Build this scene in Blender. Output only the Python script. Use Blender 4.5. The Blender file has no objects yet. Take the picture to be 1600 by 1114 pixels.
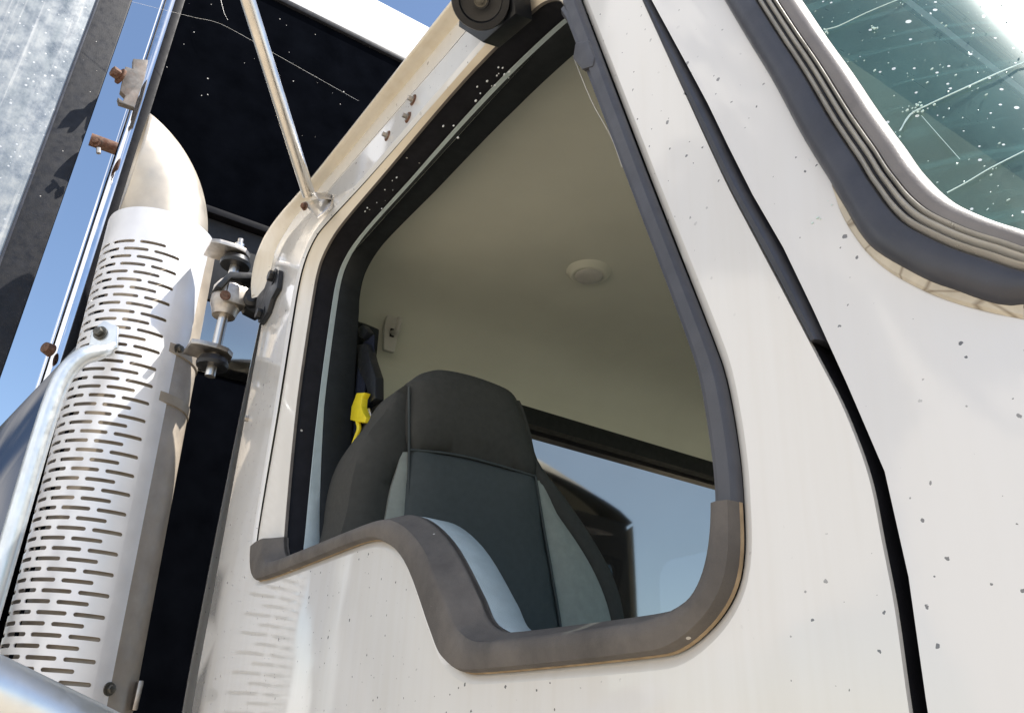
import bpy, bmesh, math, random
from mathutils import Vector, Matrix
from mathutils.geometry import delaunay_2d_cdt
from bpy import context as CTX
random.seed(7)
SC = CTX.scene
COL = SC.collection
PI = math.pi
ZC = 2.2          # the lens is 2.2 m above the ground; heights below are given relative to it
D = 0.38          # and 0.38 m out from the door skin (plane y = 0); x runs to the truck's nose, y to its far side

# ------------------------------------------------------------------ camera geometry
FPX = math.sqrt(930*140 + 588*2650)
_r = Vector((-930, 588, FPX)).normalized()
_u = Vector((140, -2650, FPX)).normalized()
_F = -_r
_l = _u.cross(_F)
def ray(px, py):
    c = Vector((px-800, py-557, FPX))
    return Vector((_F.dot(c), _l.dot(c), _u.dot(c)))
def PY(px, py, y=0.0):
    d = ray(px, py); t = (y+D)/d.y
    return Vector((d.x*t, y, d.z*t))
def PX(px, py, x):
    d = ray(px, py); t = x/d.x
    return Vector((x, -D+d.y*t, d.z*t))
def PZ(px, py, z):
    d = ray(px, py); t = z/d.z
    return Vector((d.x*t, -D+d.y*t, z))

# ------------------------------------------------------------------ scene helpers
def thing(name, label, cat, loc, group=None):
    o = bpy.data.objects.new(name, None); COL.objects.link(o)
    o.location = loc; o['label'] = label; o['category'] = cat
    o.empty_display_size = 0.1
    if group: o['group'] = group
    return o
def root_of(o):
    while o.parent: o = o.parent
    return o

class MB:
    def __init__(s): s.v = []; s.f = []
    def add(s, vs, fs):
        b = len(s.v); s.v += [Vector(v) for v in vs]; s.f += [tuple(i+b for i in f) for f in fs]; return s
    def build(s, name, mat, parent=None, smooth=35, label=None, merge=0.0, flip=None, loc=None):
        me = bpy.data.meshes.new(name)
        off = Vector((0, 0, ZC))
        if parent is not None: off = off - root_of(parent).location
        elif loc is not None: off = off - Vector(loc)
        bm = bmesh.new()
        vs = [bm.verts.new(v+off) for v in s.v]
        for f in s.f:
            if len(set(f)) < 3: continue
            try: bm.faces.new([vs[i] for i in f])
            except ValueError: pass
        if merge: bmesh.ops.remove_doubles(bm, verts=bm.verts, dist=merge)
        if flip is None: bmesh.ops.recalc_face_normals(bm, faces=bm.faces)
        elif flip is not False:          # turn every face towards a direction
            bm.normal_update()
            for f in bm.faces:
                if f.normal.dot(flip) < 0: f.normal_flip()
        bm.to_mesh(me); bm.free()
        if smooth:
            me.shade_smooth(); me.set_sharp_from_angle(angle=math.radians(smooth))
        me.materials.append(mat)
        o = bpy.data.objects.new(name, me); COL.objects.link(o)
        if parent is not None: o.parent = parent
        elif loc is not None: o.location = loc
        if label: o['label'] = label
        return o

def frame_of(d):
    d = Vector(d).normalized()
    a = Vector((0, 0, 1)) if abs(d.z) < .9 else Vector((1, 0, 0))
    x = d.cross(a).normalized(); y = d.cross(x).normalized()
    return x, y, d

def tube(path, r, seg=20, caps=True, mb=None):
    mb = mb or MB()
    P = [Vector(p) for p in path]; n = len(P)
    rs = r if isinstance(r, (list, tuple)) else [r]*n
    vs = []; fs = []
    t0 = (P[1]-P[0]).normalized(); x, y, _ = frame_of(t0)
    for i, p in enumerate(P):
        t = ((P[min(i+1, n-1)]-P[i]).normalized() + (P[i]-P[max(i-1, 0)]).normalized())
        t = t.normalized()
        x = (x - t*x.dot(t)).normalized(); y = t.cross(x)
        for k in range(seg):
            a = 2*PI*k/seg
            vs.append(p + (x*math.cos(a)+y*math.sin(a))*rs[i])
    for i in range(n-1):
        for k in range(seg):
            fs.append((i*seg+k, i*seg+(k+1) % seg, (i+1)*seg+(k+1) % seg, (i+1)*seg+k))
    if caps:
        fs.append(tuple(range(seg))); fs.append(tuple((n-1)*seg+k for k in range(seg)))
    return mb.add(vs, fs)

def lathe(profile, origin, axis, seg=32, mb=None, caps=False):
    """profile: (radius, distance along the axis)"""
    mb = mb or MB()
    x, y, d = frame_of(axis); o = Vector(origin); vs = []; fs = []
    for (r, h) in profile:
        for k in range(seg):
            a = 2*PI*k/seg
            vs.append(o + d*h + (x*math.cos(a)+y*math.sin(a))*r)
    n = len(profile)
    for i in range(n-1):
        for k in range(seg):
            fs.append((i*seg+k, i*seg+(k+1) % seg, (i+1)*seg+(k+1) % seg, (i+1)*seg+k))
    if caps:
        fs.append(tuple(range(seg))); fs.append(tuple((n-1)*seg+k for k in range(seg)))
    return mb.add(vs, fs)

def prism(outline, vec, bevel=0.0, mb=None):
    """closed planar outline (3-D points) pushed along vec, edges rounded"""
    mb = mb or MB()
    bm = bmesh.new(); vec = Vector(vec)
    a = [bm.verts.new(Vector(p)) for p in outline]; b = [bm.verts.new(Vector(p)+vec) for p in outline]
    n = len(a)
    bm.faces.new(a); bm.faces.new(b[::-1])
    for i in range(n): bm.faces.new((a[i], b[i], b[(i+1) % n], a[(i+1) % n]))
    bmesh.ops.recalc_face_normals(bm, faces=bm.faces)
    if bevel: bmesh.ops.bevel(bm, geom=list(bm.edges), offset=bevel, segments=2, profile=.6, affect='EDGES', clamp_overlap=True)
    bm.verts.index_update()
    mb.add([v.co.copy() for v in bm.verts], [tuple(v.index for v in f.verts) for f in bm.faces])
    bm.free(); return mb

def box(c, size, bevel=.002, rot=None, mb=None):
    c = Vector(c); sx, sy, sz = [q/2 for q in size]
    pts = [Vector((-sx, -sy, -sz)), Vector((sx, -sy, -sz)), Vector((sx, sy, -sz)), Vector((-sx, sy, -sz))]
    up = Vector((0, 0, 2*sz))
    if rot is not None: pts = [rot @ p for p in pts]; up = rot @ up
    return prism([p+c for p in pts], up, bevel, mb)

def hexbolt(p, axis, r, h, mb=None):
    mb = mb or MB()
    x, y, d = frame_of(axis); p = Vector(p)
    lathe([(0, 0), (r*1.5, 0), (r*1.5, h*.22), (0, h*.22)], p, axis, 20, mb)
    prism([p + d*h*.2 + (x*math.cos(k*PI/3)+y*math.sin(k*PI/3))*r for k in range(6)], d*h*.8, r*.12, mb)
    return mb

def catmull(pts, n=6, closed=False):
    pts = [Vector(p) for p in pts]; out = []; N = len(pts)
    rng = N if closed else N-1
    for i in range(rng):
        if closed: p0, p1, p2, p3 = pts[i-1], pts[i], pts[(i+1) % N], pts[(i+2) % N]
        else: p0, p1, p2, p3 = pts[max(i-1, 0)], pts[i], pts[i+1], pts[min(i+2, N-1)]
        # centripetal-like damping of overshoot
        d1 = (p2-p1).length
        m1 = (p2-p0); m2 = (p3-p1)
        if m1.length > 1e-9: m1 = m1.normalized()*min(d1, (p1-p0).length*1.6 if (p1-p0).length > 1e-9 else d1)
        if m2.length > 1e-9: m2 = m2.normalized()*min(d1, (p3-p2).length*1.6 if (p3-p2).length > 1e-9 else d1)
        for k in range(n):
            t = k/n
            out.append(p1*(2*t**3-3*t*t+1) + m1*(t**3-2*t*t+t) + p2*(-2*t**3+3*t*t) + m2*(t**3-t*t))
    if not closed: out.append(pts[-1])
    return out

def inside(p, poly):
    x, y = p; c = False; n = len(poly); j = n-1
    for i in range(n):
        xi, yi = poly[i]; xj, yj = poly[j]
        if (yi > y) != (yj > y) and x < (xj-xi)*(y-yi)/(yj-yi)+xi: c = not c
        j = i
    return c
def segdist(p, poly):
    m = 1e9; n = len(poly); px, py = p
    for i in range(n):
        ax, ay = poly[i]; bx, by = poly[(i+1) % n]
        dx, dy = bx-ax, by-ay; L = dx*dx+dy*dy
        t = 0 if L == 0 else max(0, min(1, ((px-ax)*dx+(py-ay)*dy)/L))
        q = (px-ax-t*dx)**2 + (py-ay-t*dy)**2
        if q < m: m = q
    return math.sqrt(m)
def fill2d(outer, holes, spacing, fn):
    """triangulates a flat outline with holes and inner points; fn maps (a, b) to 3-D"""
    pts = []; edges = []
    for loop in [outer]+holes:
        b = len(pts); n = len(loop)
        pts += [Vector(p) for p in loop]; edges += [(b+i, b+(i+1) % n) for i in range(n)]
    xs = [p[0] for p in outer]; ys = [p[1] for p in outer]
    x = min(xs)
    loops = [outer]+holes
    while x < max(xs):
        y = min(ys)
        while y < max(ys):
            q = (x+spacing*.13, y+spacing*.21)
            if inside(q, outer) and not any(inside(q, h) for h in holes) and min(segdist(q, l) for l in loops) > spacing*.45:
                pts.append(Vector(q))
            y += spacing
        x += spacing
    v, e, f, *_ = delaunay_2d_cdt(pts, edges, [], 0, 1e-7)
    keep = []
    for t in f:
        c = sum((v[i] for i in t), Vector((0, 0)))/len(t)
        if inside(c, outer) and not any(inside(c, h) for h in holes): keep.append(tuple(t))
    return [fn(p.x, p.y) for p in v], keep
def offset_loop(loop, d):
    """moves a closed 2-D loop outwards by d"""
    n = len(loop); A = 0
    for i in range(n):
        a, b = loop[i], loop[(i+1) % n]; A += a[0]*b[1]-b[0]*a[1]
    s = 1 if A > 0 else -1
    out = []
    for i in range(n):
        a, b = Vector(loop[i-1]), Vector(loop[(i+1) % n])
        t = (b-a).normalized()
        out.append((loop[i][0]+t.y*d*s, loop[i][1]-t.x*d*s))
    return out
def loft(loops, closed=False, mb=None):
    mb = mb or MB(); n = len(loops[0]); vs = []; fs = []
    for l in loops: vs += l
    for j in range(len(loops)-1):
        for i in range(n if closed else n-1):
            k = (i+1) % n
            fs.append((j*n+i, j*n+k, (j+1)*n+k, (j+1)*n+i))
    return mb.add(vs, fs)
def interp(x, tab):
    if x <= tab[0][0]: return tab[0][1]
    for (a, b), (c, d) in zip(tab, tab[1:]):
        if x <= c: return b+(d-b)*(x-a)/(c-a)
    return tab[-1][1]

# ------------------------------------------------------------------ materials
def new_mat(name):
    m = bpy.data.materials.new(name); m.use_nodes = True
    nt = m.node_tree; b = nt.nodes['Principled BSDF']
    return m, nt, b
def N(nt, typ, **kw):
    n = nt.nodes.new(typ)
    for k, v in kw.items():
        if k in n.inputs: n.inputs[k].default_value = v
        else: setattr(n, k, v)
    return n
def ramp(nt, fac, stops):
    r = nt.nodes.new('ShaderNodeValToRGB'); e = r.color_ramp.elements
    while len(e) < len(stops): e.new(.5)
    for i, (p, c) in enumerate(stops):
        e[i].position = p; e[i].color = (*c, 1) if len(c) == 3 else c
    nt.links.new(fac, r.inputs['Fac']); return r
def mixc(nt, fac, a, b, blend='MIX'):
    m = nt.nodes.new('ShaderNodeMix'); m.data_type = 'RGBA'; m.blend_type = blend
    for sock, val in ((m.inputs[0], fac), (m.inputs[6], a), (m.inputs[7], b)):
        if hasattr(val, 'is_linked') or hasattr(val, 'links'): nt.links.new(val, sock)
        elif isinstance(val, (tuple, list)): sock.default_value = (*val, 1) if len(val) == 3 else val
        else: sock.default_value = val
    return m.outputs[2]
def math_(nt, op, a, b=None):
    m = nt.nodes.new('ShaderNodeMath'); m.operation = op
    for sock, val in ((m.inputs[0], a), (m.inputs[1], b)):
        if val is None: continue
        if hasattr(val, 'links'): nt.links.new(val, sock)
        else: sock.default_value = val
    return m.outputs[0]
def objco(nt, scale=(1, 1, 1), rot=(0, 0, 0)):
    t = nt.nodes.new('ShaderNodeTexCoord'); mp = nt.nodes.new('ShaderNodeMapping')
    mp.inputs['Scale'].default_value = scale; mp.inputs['Rotation'].default_value = rot
    nt.links.new(t.outputs['Object'], mp.inputs['Vector']); return mp.outputs['Vector']
def noise(nt, vec, scale, detail=4, rough=.55):
    n = N(nt, 'ShaderNodeTexNoise', Scale=scale, Detail=detail, Roughness=rough)
    nt.links.new(vec, n.inputs['Vector']); return n.outputs['Fac']
def specks(nt, vec, scale, keep, size, flat=False):
    """sparse round dots: 1 inside a dot"""
    v = N(nt, 'ShaderNodeTexVoronoi', Scale=scale)
    if flat: v.voronoi_dimensions = '2D'
    nt.links.new(vec, v.inputs['Vector'])
    sep = nt.nodes.new('ShaderNodeSeparateColor'); nt.links.new(v.outputs['Color'], sep.inputs[0])
    k = math_(nt, 'LESS_THAN', sep.outputs[0], keep)
    sz = math_(nt, 'MULTIPLY', sep.outputs[1], size)
    d = math_(nt, 'LESS_THAN', v.outputs['Distance'], sz)
    return math_(nt, 'MULTIPLY', k, d)
def bump(nt, b, h, strength, dist=.001):
    n = N(nt, 'ShaderNodeBump', Strength=strength, Distance=dist)
    nt.links.new(h, n.inputs['Height']); nt.links.new(n.outputs['Normal'], b.inputs['Normal']); return n

def paint(name, col, chips=.25, dirt=.25, rough=.22, coat=1.0, wob=.35):
    m, nt, b = new_mat(name)
    co = objco(nt)
    n1 = noise(nt, co, 3.0, 6); n2 = noise(nt, objco(nt, (60, 60, 3)), 1.0, 4)
    dirtf = math_(nt, 'MULTIPLY', ramp(nt, math_(nt, 'MULTIPLY', n1, n2), [(.22, (0, 0, 0)), (.5, (1, 1, 1))]).outputs['Color'], dirt)
    c = mixc(nt, dirtf, col, tuple(q*w for q, w in zip(col, (.80, .74, .64))))
    big = noise(nt, objco(nt, (40, 40, 40)), 1.0, 2)
    fine = N(nt, 'ShaderNodeTexNoise', Scale=420.0, Detail=2.0); nt.links.new(co, fine.inputs['Vector'])
    warp = nt.nodes.new('ShaderNodeVectorMath'); warp.operation = 'MULTIPLY_ADD'
    nt.links.new(fine.outputs['Color'], warp.inputs[0]); warp.inputs[1].default_value = (.0028, .0028, .0028); nt.links.new(co, warp.inputs[2])
    sx = nt.nodes.new('ShaderNodeSeparateXYZ'); nt.links.new(warp.outputs[0], sx.inputs[0])
    cb = nt.nodes.new('ShaderNodeCombineXYZ'); nt.links.new(sx.outputs[0], cb.inputs[0]); nt.links.new(sx.outputs[2], cb.inputs[1])   # chips are spread over the side view of the panel
    fl = cb.outputs[0]
    s1 = specks(nt, fl, 26, chips*1.7, .050, True); s2 = specks(nt, fl, 50, chips*2.2, .055, True); s3 = specks(nt, fl, 11, chips*.6, .036, True)
    sp = math_(nt, 'MAXIMUM', math_(nt, 'MAXIMUM', s1, s2), s3)
    sp = math_(nt, 'MULTIPLY', sp, ramp(nt, noise(nt, co, 4.5, 3), [(.34, (0,)*3), (.42, (1,)*3)]).outputs['Color'])      # chips come in patches
    c = mixc(nt, math_(nt, 'MULTIPLY', sp, .88), c, (.075, .075, .075))
    nt.links.new(c, b.inputs['Base Color'])
    b.inputs['Roughness'].default_value = rough
    b.inputs['Coat Weight'].default_value = coat; b.inputs['Coat Roughness'].default_value = .03
    b.inputs['Specular IOR Level'].default_value = .4
    h = math_(nt, 'ADD', math_(nt, 'MULTIPLY', noise(nt, co, 5, 2), 3.0), math_(nt, 'MULTIPLY', noise(nt, co, 900, 1), .02))
    bp = bump(nt, b, h, wob, .0012); nt.links.new(bp.outputs['Normal'], b.inputs['Coat Normal'])
    return m
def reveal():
    m = paint('bounce_lit_reveal_paint', (.74, .66, .52), chips=.03, dirt=.4, rough=.4, coat=.4); nt = m.node_tree; b = nt.nodes['Principled BSDF']
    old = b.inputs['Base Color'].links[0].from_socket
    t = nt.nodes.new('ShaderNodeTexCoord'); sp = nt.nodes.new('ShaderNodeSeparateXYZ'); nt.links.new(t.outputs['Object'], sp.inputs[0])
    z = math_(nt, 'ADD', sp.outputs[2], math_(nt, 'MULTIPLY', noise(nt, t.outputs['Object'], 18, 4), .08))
    f = ramp(nt, math_(nt, 'MULTIPLY', math_(nt, 'SUBTRACT', z, ZC+.74), 5.0), [(.2, (0, 0, 0)), (.8, (1, 1, 1))]).outputs['Color']  # tan towards the top: warm ground bounce put into the colour
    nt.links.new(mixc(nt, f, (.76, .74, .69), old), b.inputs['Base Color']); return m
def plain(name, col, rough=.5, metal=0.0, var=.25, vscale=30, bmp=.15, bscale=300, spec=.5, dust=0.0, dustcol=(.42, .38, .32), chips=0.0, vec=(1, 1, 1)):
    m, nt, b = new_mat(name)
    co = objco(nt, vec)
    n1 = noise(nt, co, vscale, 6)
    c = mixc(nt, ramp(nt, n1, [(.3, (0, 0, 0)), (.7, (1, 1, 1))]).outputs['Color'], tuple(q*(1-var) for q in col), tuple(min(1, q*(1+var)) for q in col))
    if dust:
        n2 = noise(nt, co, vscale*.35, 8, .7)
        c = mixc(nt, math_(nt, 'MULTIPLY', ramp(nt, n2, [(.42, (0, 0, 0)), (.75, (1, 1, 1))]).outputs['Color'], dust), c, dustcol)
    if chips:
        c = mixc(nt, specks(nt, co, 70, chips, .16), c, (.55, .53, .5))
        c = mixc(nt, specks(nt, co, 25, chips*.5, .06), c, (.6, .58, .55))
    nt.links.new(c, b.inputs['Base Color'])
    b.inputs['Metallic'].default_value = metal
    b.inputs['Specular IOR Level'].default_value = spec
    rr = ramp(nt, noise(nt, co, vscale*1.7, 5), [(.3, (max(0, rough-.08),)*3), (.7, (min(1, rough+.1),)*3)])
    nt.links.new(rr.outputs['Color'], b.inputs['Roughness'])
    if bmp: bump(nt, b, noise(nt, co, bscale, 3), bmp, .001)
    return m

M = {}
M['paint'] = paint('white_cab_paint', (.69, .684, .66), chips=.34, dirt=.30)
M['cowl'] = paint('white_cowl_paint', (.69, .688, .675), chips=.36, dirt=.15)
M['lip'] = paint('bounce_lit_lip_paint', (.76, .70, .58), chips=.1, dirt=.55, rough=.35, coat=.5)  # white paint warmed: light bounced off the ground is in the colour
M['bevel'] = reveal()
M['hood'] = paint('white_hood_paint', (.78, .77, .75), chips=0, dirt=.1)
M['molding'] = plain('weathered_brown_rubber', (.096, .088, .082), .62, 0, .18, 25, .35, 900, .35, dust=.7, dustcol=(.20, .178, .155), chips=.06)
M['rubber'] = plain('blue_black_rubber', (.035, .038, .05), .38, 0, .15, 30, .1, 500, .5, dust=.25, dustcol=(.10, .10, .11))
M['strip'] = plain('grey_blue_rubber_strip', (.055, .057, .068), .42, 0, .15, 30, .1, 500, .5, dust=.4, dustcol=(.10, .10, .105))
M['grey_rubber'] = plain('faded_grey_rubber', (.13, .115, .105), .6, 0, .2, 30, .2, 600, .3, dust=.4)
M['black'] = plain('matt_black_channel', (.012, .012, .016), .6, 0, .2, 40, .2, 600, .25, chips=.10)
M['blackin'] = plain('black_weatherstrip', (.014, .017, .019), .65, 0, .2, 40, .2, 500, .25)
M['trim'] = plain('pale_blue_grey_vinyl', (.42, .50, .52), .5, 0, .06, 60, .55, 650, .4)
M['liner'] = plain('beige_headliner', (.655, .67, .585), .9, 0, .035, 6, .3, 700, .15)
M['seat_dark'] = plain('charcoal_seat_cloth', (.076, .087, .089), .9, 0, .06, 90, .6, 1400, .15)
M['seat_head'] = plain('brown_black_seat_cloth', (.066, .066, .061), .9, 0, .08, 90, .6, 1400, .15)
M['seat_light'] = plain('light_grey_seat_vinyl', (.31, .33, .30), .7, 0, .08, 60, .4, 900, .25)
M['belt'] = plain('dark_blue_belt_webbing', (.012, .016, .03), .7, 0, .2, 200, .3, 900, .2)
M['plastic_black'] = plain('black_plastic', (.010, .012, .016), .38, 0, .15, 40, .1, 400, .5)
M['yellow'] = plain('yellow_plastic', (.72, .60, .02), .4, 0, .08, 60, .1, 400, .45)
M['steel'] = plain('brushed_steel', (.66, .635, .59), .30, 1.0, .12, 20, .08, 900, .5, vec=(1, 1, .12))
M['steel_worn'] = plain('worn_galvanised_steel', (.48, .45, .41), .42, 1.0, .25, 45, .2, 500, .5, dust=.3, dustcol=(.33, .22, .14))
M['chrome'] = plain('chrome', (.80, .81, .83), .06, 1.0, .04, 20, .02, 60, .5)
M['shield'] = plain('bright_aluminium_shield', (.88, .88, .89), .42, .35, .05, 14, .05, 500, .5, dust=.06, dustcol=(.4, .4, .38))
M['pipe'] = plain('heat_stained_pipe', (.40, .35, .285), .50, .45, .15, 18, .12, 400, .5, dust=.3, dustcol=(.45, .34, .24))
M['tip'] = plain('satin_stack_tip', (.62, .555, .46), .45, .65, .12, 12, .10, 500, .5, dust=.2, dustcol=(.50, .38, .28))
M['handle'] = plain('cast_aluminium', (.74, .78, .80), .36, .8, .06, 40, .12, 700, .5)
M['bolt'] = plain('dark_zinc_bolt', (.12, .115, .10), .42, .7, .25, 200, .2, 900, .5)
M['rust'] = plain('rusty_bolt', (.125, .058, .036), .8, .1, .5, 160, .5, 800, .3, dust=.4, dustcol=(.40, .34, .28))
M['sealant'] = plain('yellowed_sealant', (.52, .475, .385), .6, 0, .15, 60, .4, 400, .3, dust=.2)
def crackle(m):
    nt = m.node_tree; b = nt.nodes['Principled BSDF']; old = b.inputs['Base Color'].links[0].from_socket
    v = N(nt, 'ShaderNodeTexVoronoi', Scale=26.0); v.feature = 'DISTANCE_TO_EDGE'; nt.links.new(objco(nt, (1, 1, 1.6)), v.inputs['Vector'])
    f = ramp(nt, v.outputs['Distance'], [(.0, (1,)*3), (.035, (0,)*3)]).outputs['Color']
    nt.links.new(mixc(nt, math_(nt, 'MULTIPLY', f, .7), old, (.16, .12, .08)), b.inputs['Base Color'])
crackle(M['sealant'])
M['bead'] = plain('tan_edge_line', (.33, .25, .16), .7, 0, .3, 60, .3, 400, .2)
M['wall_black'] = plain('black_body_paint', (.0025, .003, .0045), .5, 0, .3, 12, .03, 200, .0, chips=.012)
M['cap'] = plain('white_cap_paint', (.80, .80, .80), .30, 0, .05, 12, .1, 60, .5, dust=.15, dustcol=(.55, .56, .58))
M['grey_paint'] = plain('dark_grey_paint', (.030, .031, .034), .5, 0, .2, 30, .05, 300, .2)
M['edge_black'] = plain('black_edge_rubber', (.006, .006, .008), .5, 0, .3, 40, .1, 300, .15)
M['wall_dark'] = plain('dark_rear_panel', (.010, .012, .016), .6, 0, .2, 20, .1, 300, .2)
M['trimline'] = plain('dulled_bright_trim', (.62, .60, .55), .33, .55, .08, 30, .05, 300, .5)
M['latch'] = plain('grimy_latch_steel', (.16, .15, .14), .6, .4, .3, 60, .3, 500, .4, dust=.5, dustcol=(.20, .12, .08))
M['frame_black'] = plain('chipped_black_frame', (.016, .017, .021), .42, 0, .3, 40, .2, 300, .25, dust=.12, dustcol=(.09, .08, .065), chips=.5)
M['lens'] = plain('frosted_lamp_lens', (.50, .50, .47), .35, 0, .04, 60, .1, 400, .5)

def mat_windshield():
    m, nt, b = new_mat('dusty_green_windshield_glass')
    out = nt.nodes['Material Output']; nt.nodes.remove(b)
    co = objco(nt)
    tr = N(nt, 'ShaderNodeBsdfTransparent'); tr.inputs['Color'].default_value = (.78, .92, .88, 1)
    gl = N(nt, 'ShaderNodeBsdfGlossy'); gl.inputs['Color'].default_value = (.95, 1, 1, 1); gl.inputs['Roughness'].default_value = .26
    g2 = N(nt, 'ShaderNodeBsdfGlossy'); g2.inputs['Roughness'].default_value = .02
    df = N(nt, 'ShaderNodeBsdfDiffuse')
    dots = math_(nt, 'MAXIMUM', specks(nt, co, 75, .45, .17), specks(nt, co, 190, .35, .22))
    dots = math_(nt, 'MAXIMUM', dots, specks(nt, objco(nt, (1, 1, .35), (.9, .3, .4)), 90, .12, .18))
    df_c = mixc(nt, dots, (.21, .45, .43), (.85, .92, .92)); nt.links.new(df_c, df.inputs['Color'])
    fr = N(nt, 'ShaderNodeFresnel', IOR=1.5)
    film = ramp(nt, noise(nt, co, 6, 8, .7), [(.3, (.13,)*3), (.75, (.36,)*3)]).outputs['Color']
    streak = ramp(nt, noise(nt, objco(nt, (3, 3, 60), (.5, .25, .3)), 1.4, 5, .6), [(.55, (0,)*3), (.8, (.25,)*3)]).outputs['Color']
    film = math_(nt, 'ADD', film, streak)
    fac = math_(nt, 'MAXIMUM', film, math_(nt, 'MULTIPLY', dots, .9))
    m1 = nt.nodes.new('ShaderNodeMixShader'); nt.links.new(fac, m1.inputs[0]); nt.links.new(tr.outputs[0], m1.inputs[1]); nt.links.new(df.outputs[0], m1.inputs[2])
    m2 = nt.nodes.new('ShaderNodeMixShader'); nt.links.new(fr.outputs[0], m2.inputs[0]); nt.links.new(m1.outputs[0], m2.inputs[1])
    m3 = nt.nodes.new('ShaderNodeMixShader'); m3.inputs[0].default_value = .45
    nt.links.new(g2.outputs[0], m3.inputs[1]); nt.links.new(gl.outputs[0], m3.inputs[2]); nt.links.new(m3.outputs[0], m2.inputs[2])
    nt.links.new(m2.outputs[0], out.inputs[0]); return m
M['windshield'] = mat_windshield()
def mat_glass(name, tint, refl=.8):
    m, nt, b = new_mat(name); out = nt.nodes['Material Output']; nt.nodes.remove(b)
    tr = N(nt, 'ShaderNodeBsdfTransparent'); tr.inputs['Color'].default_value = (*tint, 1)
    gl = N(nt, 'ShaderNodeBsdfGlossy'); gl.inputs['Roughness'].default_value = .01
    fr = N(nt, 'ShaderNodeFresnel', IOR=1.45); k = math_(nt, 'MULTIPLY', fr.outputs[0], refl)
    mx = nt.nodes.new('ShaderNodeMixShader'); nt.links.new(k, mx.inputs[0]); nt.links.new(tr.outputs[0], mx.inputs[1]); nt.links.new(gl.outputs[0], mx.inputs[2])
    nt.links.new(mx.outputs[0], out.inputs[0]); return m
M['rear_glass'] = mat_glass('tinted_rear_glass', (.86, .86, .80))
def gloss(name, col, rough):
    m, nt, b = new_mat(name); co = objco(nt)
    c = mixc(nt, noise(nt, co, 5, 6), tuple(q*.9 for q in col), col); nt.links.new(c, b.inputs['Base Color'])
    b.inputs['Metallic'].default_value = 1; b.inputs['Roughness'].default_value = rough; return m
M['mirror_panel'] = gloss('polished_dark_panel', (.47, .45, .40), .06)
M['flare'] = gloss('polished_flare', (.26, .255, .25), .10)

def mat_dusty():
    m, nt, b = new_mat('dusty_mirror_sheet')
    co = objco(nt); 
    n1 = noise(nt, objco(nt, (6, 6, 2.2), (0.5, 0, 0)), 2.4, 8, .62); n2 = noise(nt, co, 26, 8, .7)
    n3 = noise(nt, objco(nt, (1, 30, 2), (0.15, 0, 0)), 1.2, 5)
    f = math_(nt, 'ADD', math_(nt, 'MULTIPLY', n1, .5), math_(nt, 'ADD', math_(nt, 'MULTIPLY', n2, .14), math_(nt, 'MULTIPLY', n3, .36)))
    c = ramp(nt, f, [(.36, (.16, .19, .21)), (.50, (.27, .295, .31)), (.60, (.38, .395, .39)), (.70, (.56, .56, .52))]).outputs['Color']
    n4 = noise(nt, objco(nt, (1, 60, 1.2), (.35, 0, 0)), 1.0, 3)
    c = mixc(nt, ramp(nt, n4, [(.60, (0,)*3), (.70, (.5,)*3)]).outputs['Color'], c, (.60, .60, .57))
    c = mixc(nt, specks(nt, co, 60, .5, .2), c, (.55, .56, .55))
    nt.links.new(c, b.inputs['Base Color'])
    b.inputs['Metallic'].default_value = .45
    r = ramp(nt, n2, [(.3, (.22,)*3), (.7, (.6,)*3)]); nt.links.new(r.outputs['Color'], b.inputs['Roughness'])
    bump(nt, b, n2, .2, .002); return m
M['dusty'] = mat_dusty()
def mat_ground():
    m, nt, b = new_mat('tan_gravel'); co = objco(nt)
    n1 = noise(nt, co, .35, 6); n2 = noise(nt, co, 25, 5, .7)
    c = mixc(nt, n1, (.30, .235, .16), (.40, .33, .24)); c = mixc(nt, n2, c, (.50, .43, .33)); c = mixc(nt, specks(nt, co, 14, .5, .35), c, (.2, .17, .14))
    nt.links.new(c, b.inputs['Base Color']); b.inputs['Roughness'].default_value = .95
    bump(nt, b, n2, .6, .02); return m

# ------------------------------------------------------------------ ground
mb = MB(); R = 600
seg = 64
mb.add([(R*math.cos(2*PI*k/seg)-1, R*math.sin(2*PI*k/seg), -ZC) for k in range(seg)], [tuple(range(seg))])
g = mb.build('ground', mat_ground(), smooth=0, flip=Vector((0, 0, 1))); g['kind'] = 'structure'

# ------------------------------------------------------------------ the truck
truck = thing('semi_truck', 'white truck cab with an open side window and a tall exhaust stack behind it', 'truck', (-1.1, 1.0, 0))
W = 2.06           # cab width
YC = W/2

# --- the window opening of the door: 25 control points, outer edge O and inner edge I
O_ = [(-.342, .150), (-.348, .106), (-.371, .081), (-.411, .067), (-.647, .068), (-.694, .082), (-.723, .109), (-.793, .183), (-.865, .219), (-.939, .228),
      (-1.322, .238), (-1.385, .300), (-1.400, .55), (-1.420, .80), (-1.405, .875), (-1.345, .905), (-1.117, .887), (-.80, .872), (-.637, .862), (-.56, .838),
      (-.522, .775), (-.515, .746), (-.416, .441), (-.353, .252), (-.344, .20)]
I_ = [(-.362, .150), (-.371, .117), (-.386, .100), (-.434, .095), (-.61, .099), (-.645, .110), (-.668, .135), (-.735, .198), (-.815, .240), (-.90, .250),
      (-1.235, .262), (-1.275, .300), (-1.333, .55), (-1.352, .79), (-1.335, .845), (-1.26, .872), (-1.06, .872), (-.80, .868), (-.62, .842), (-.572, .808),
      (-.548, .755), (-.535, .728), (-.437, .445), (-.374, .26), (-.364, .20)]
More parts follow.
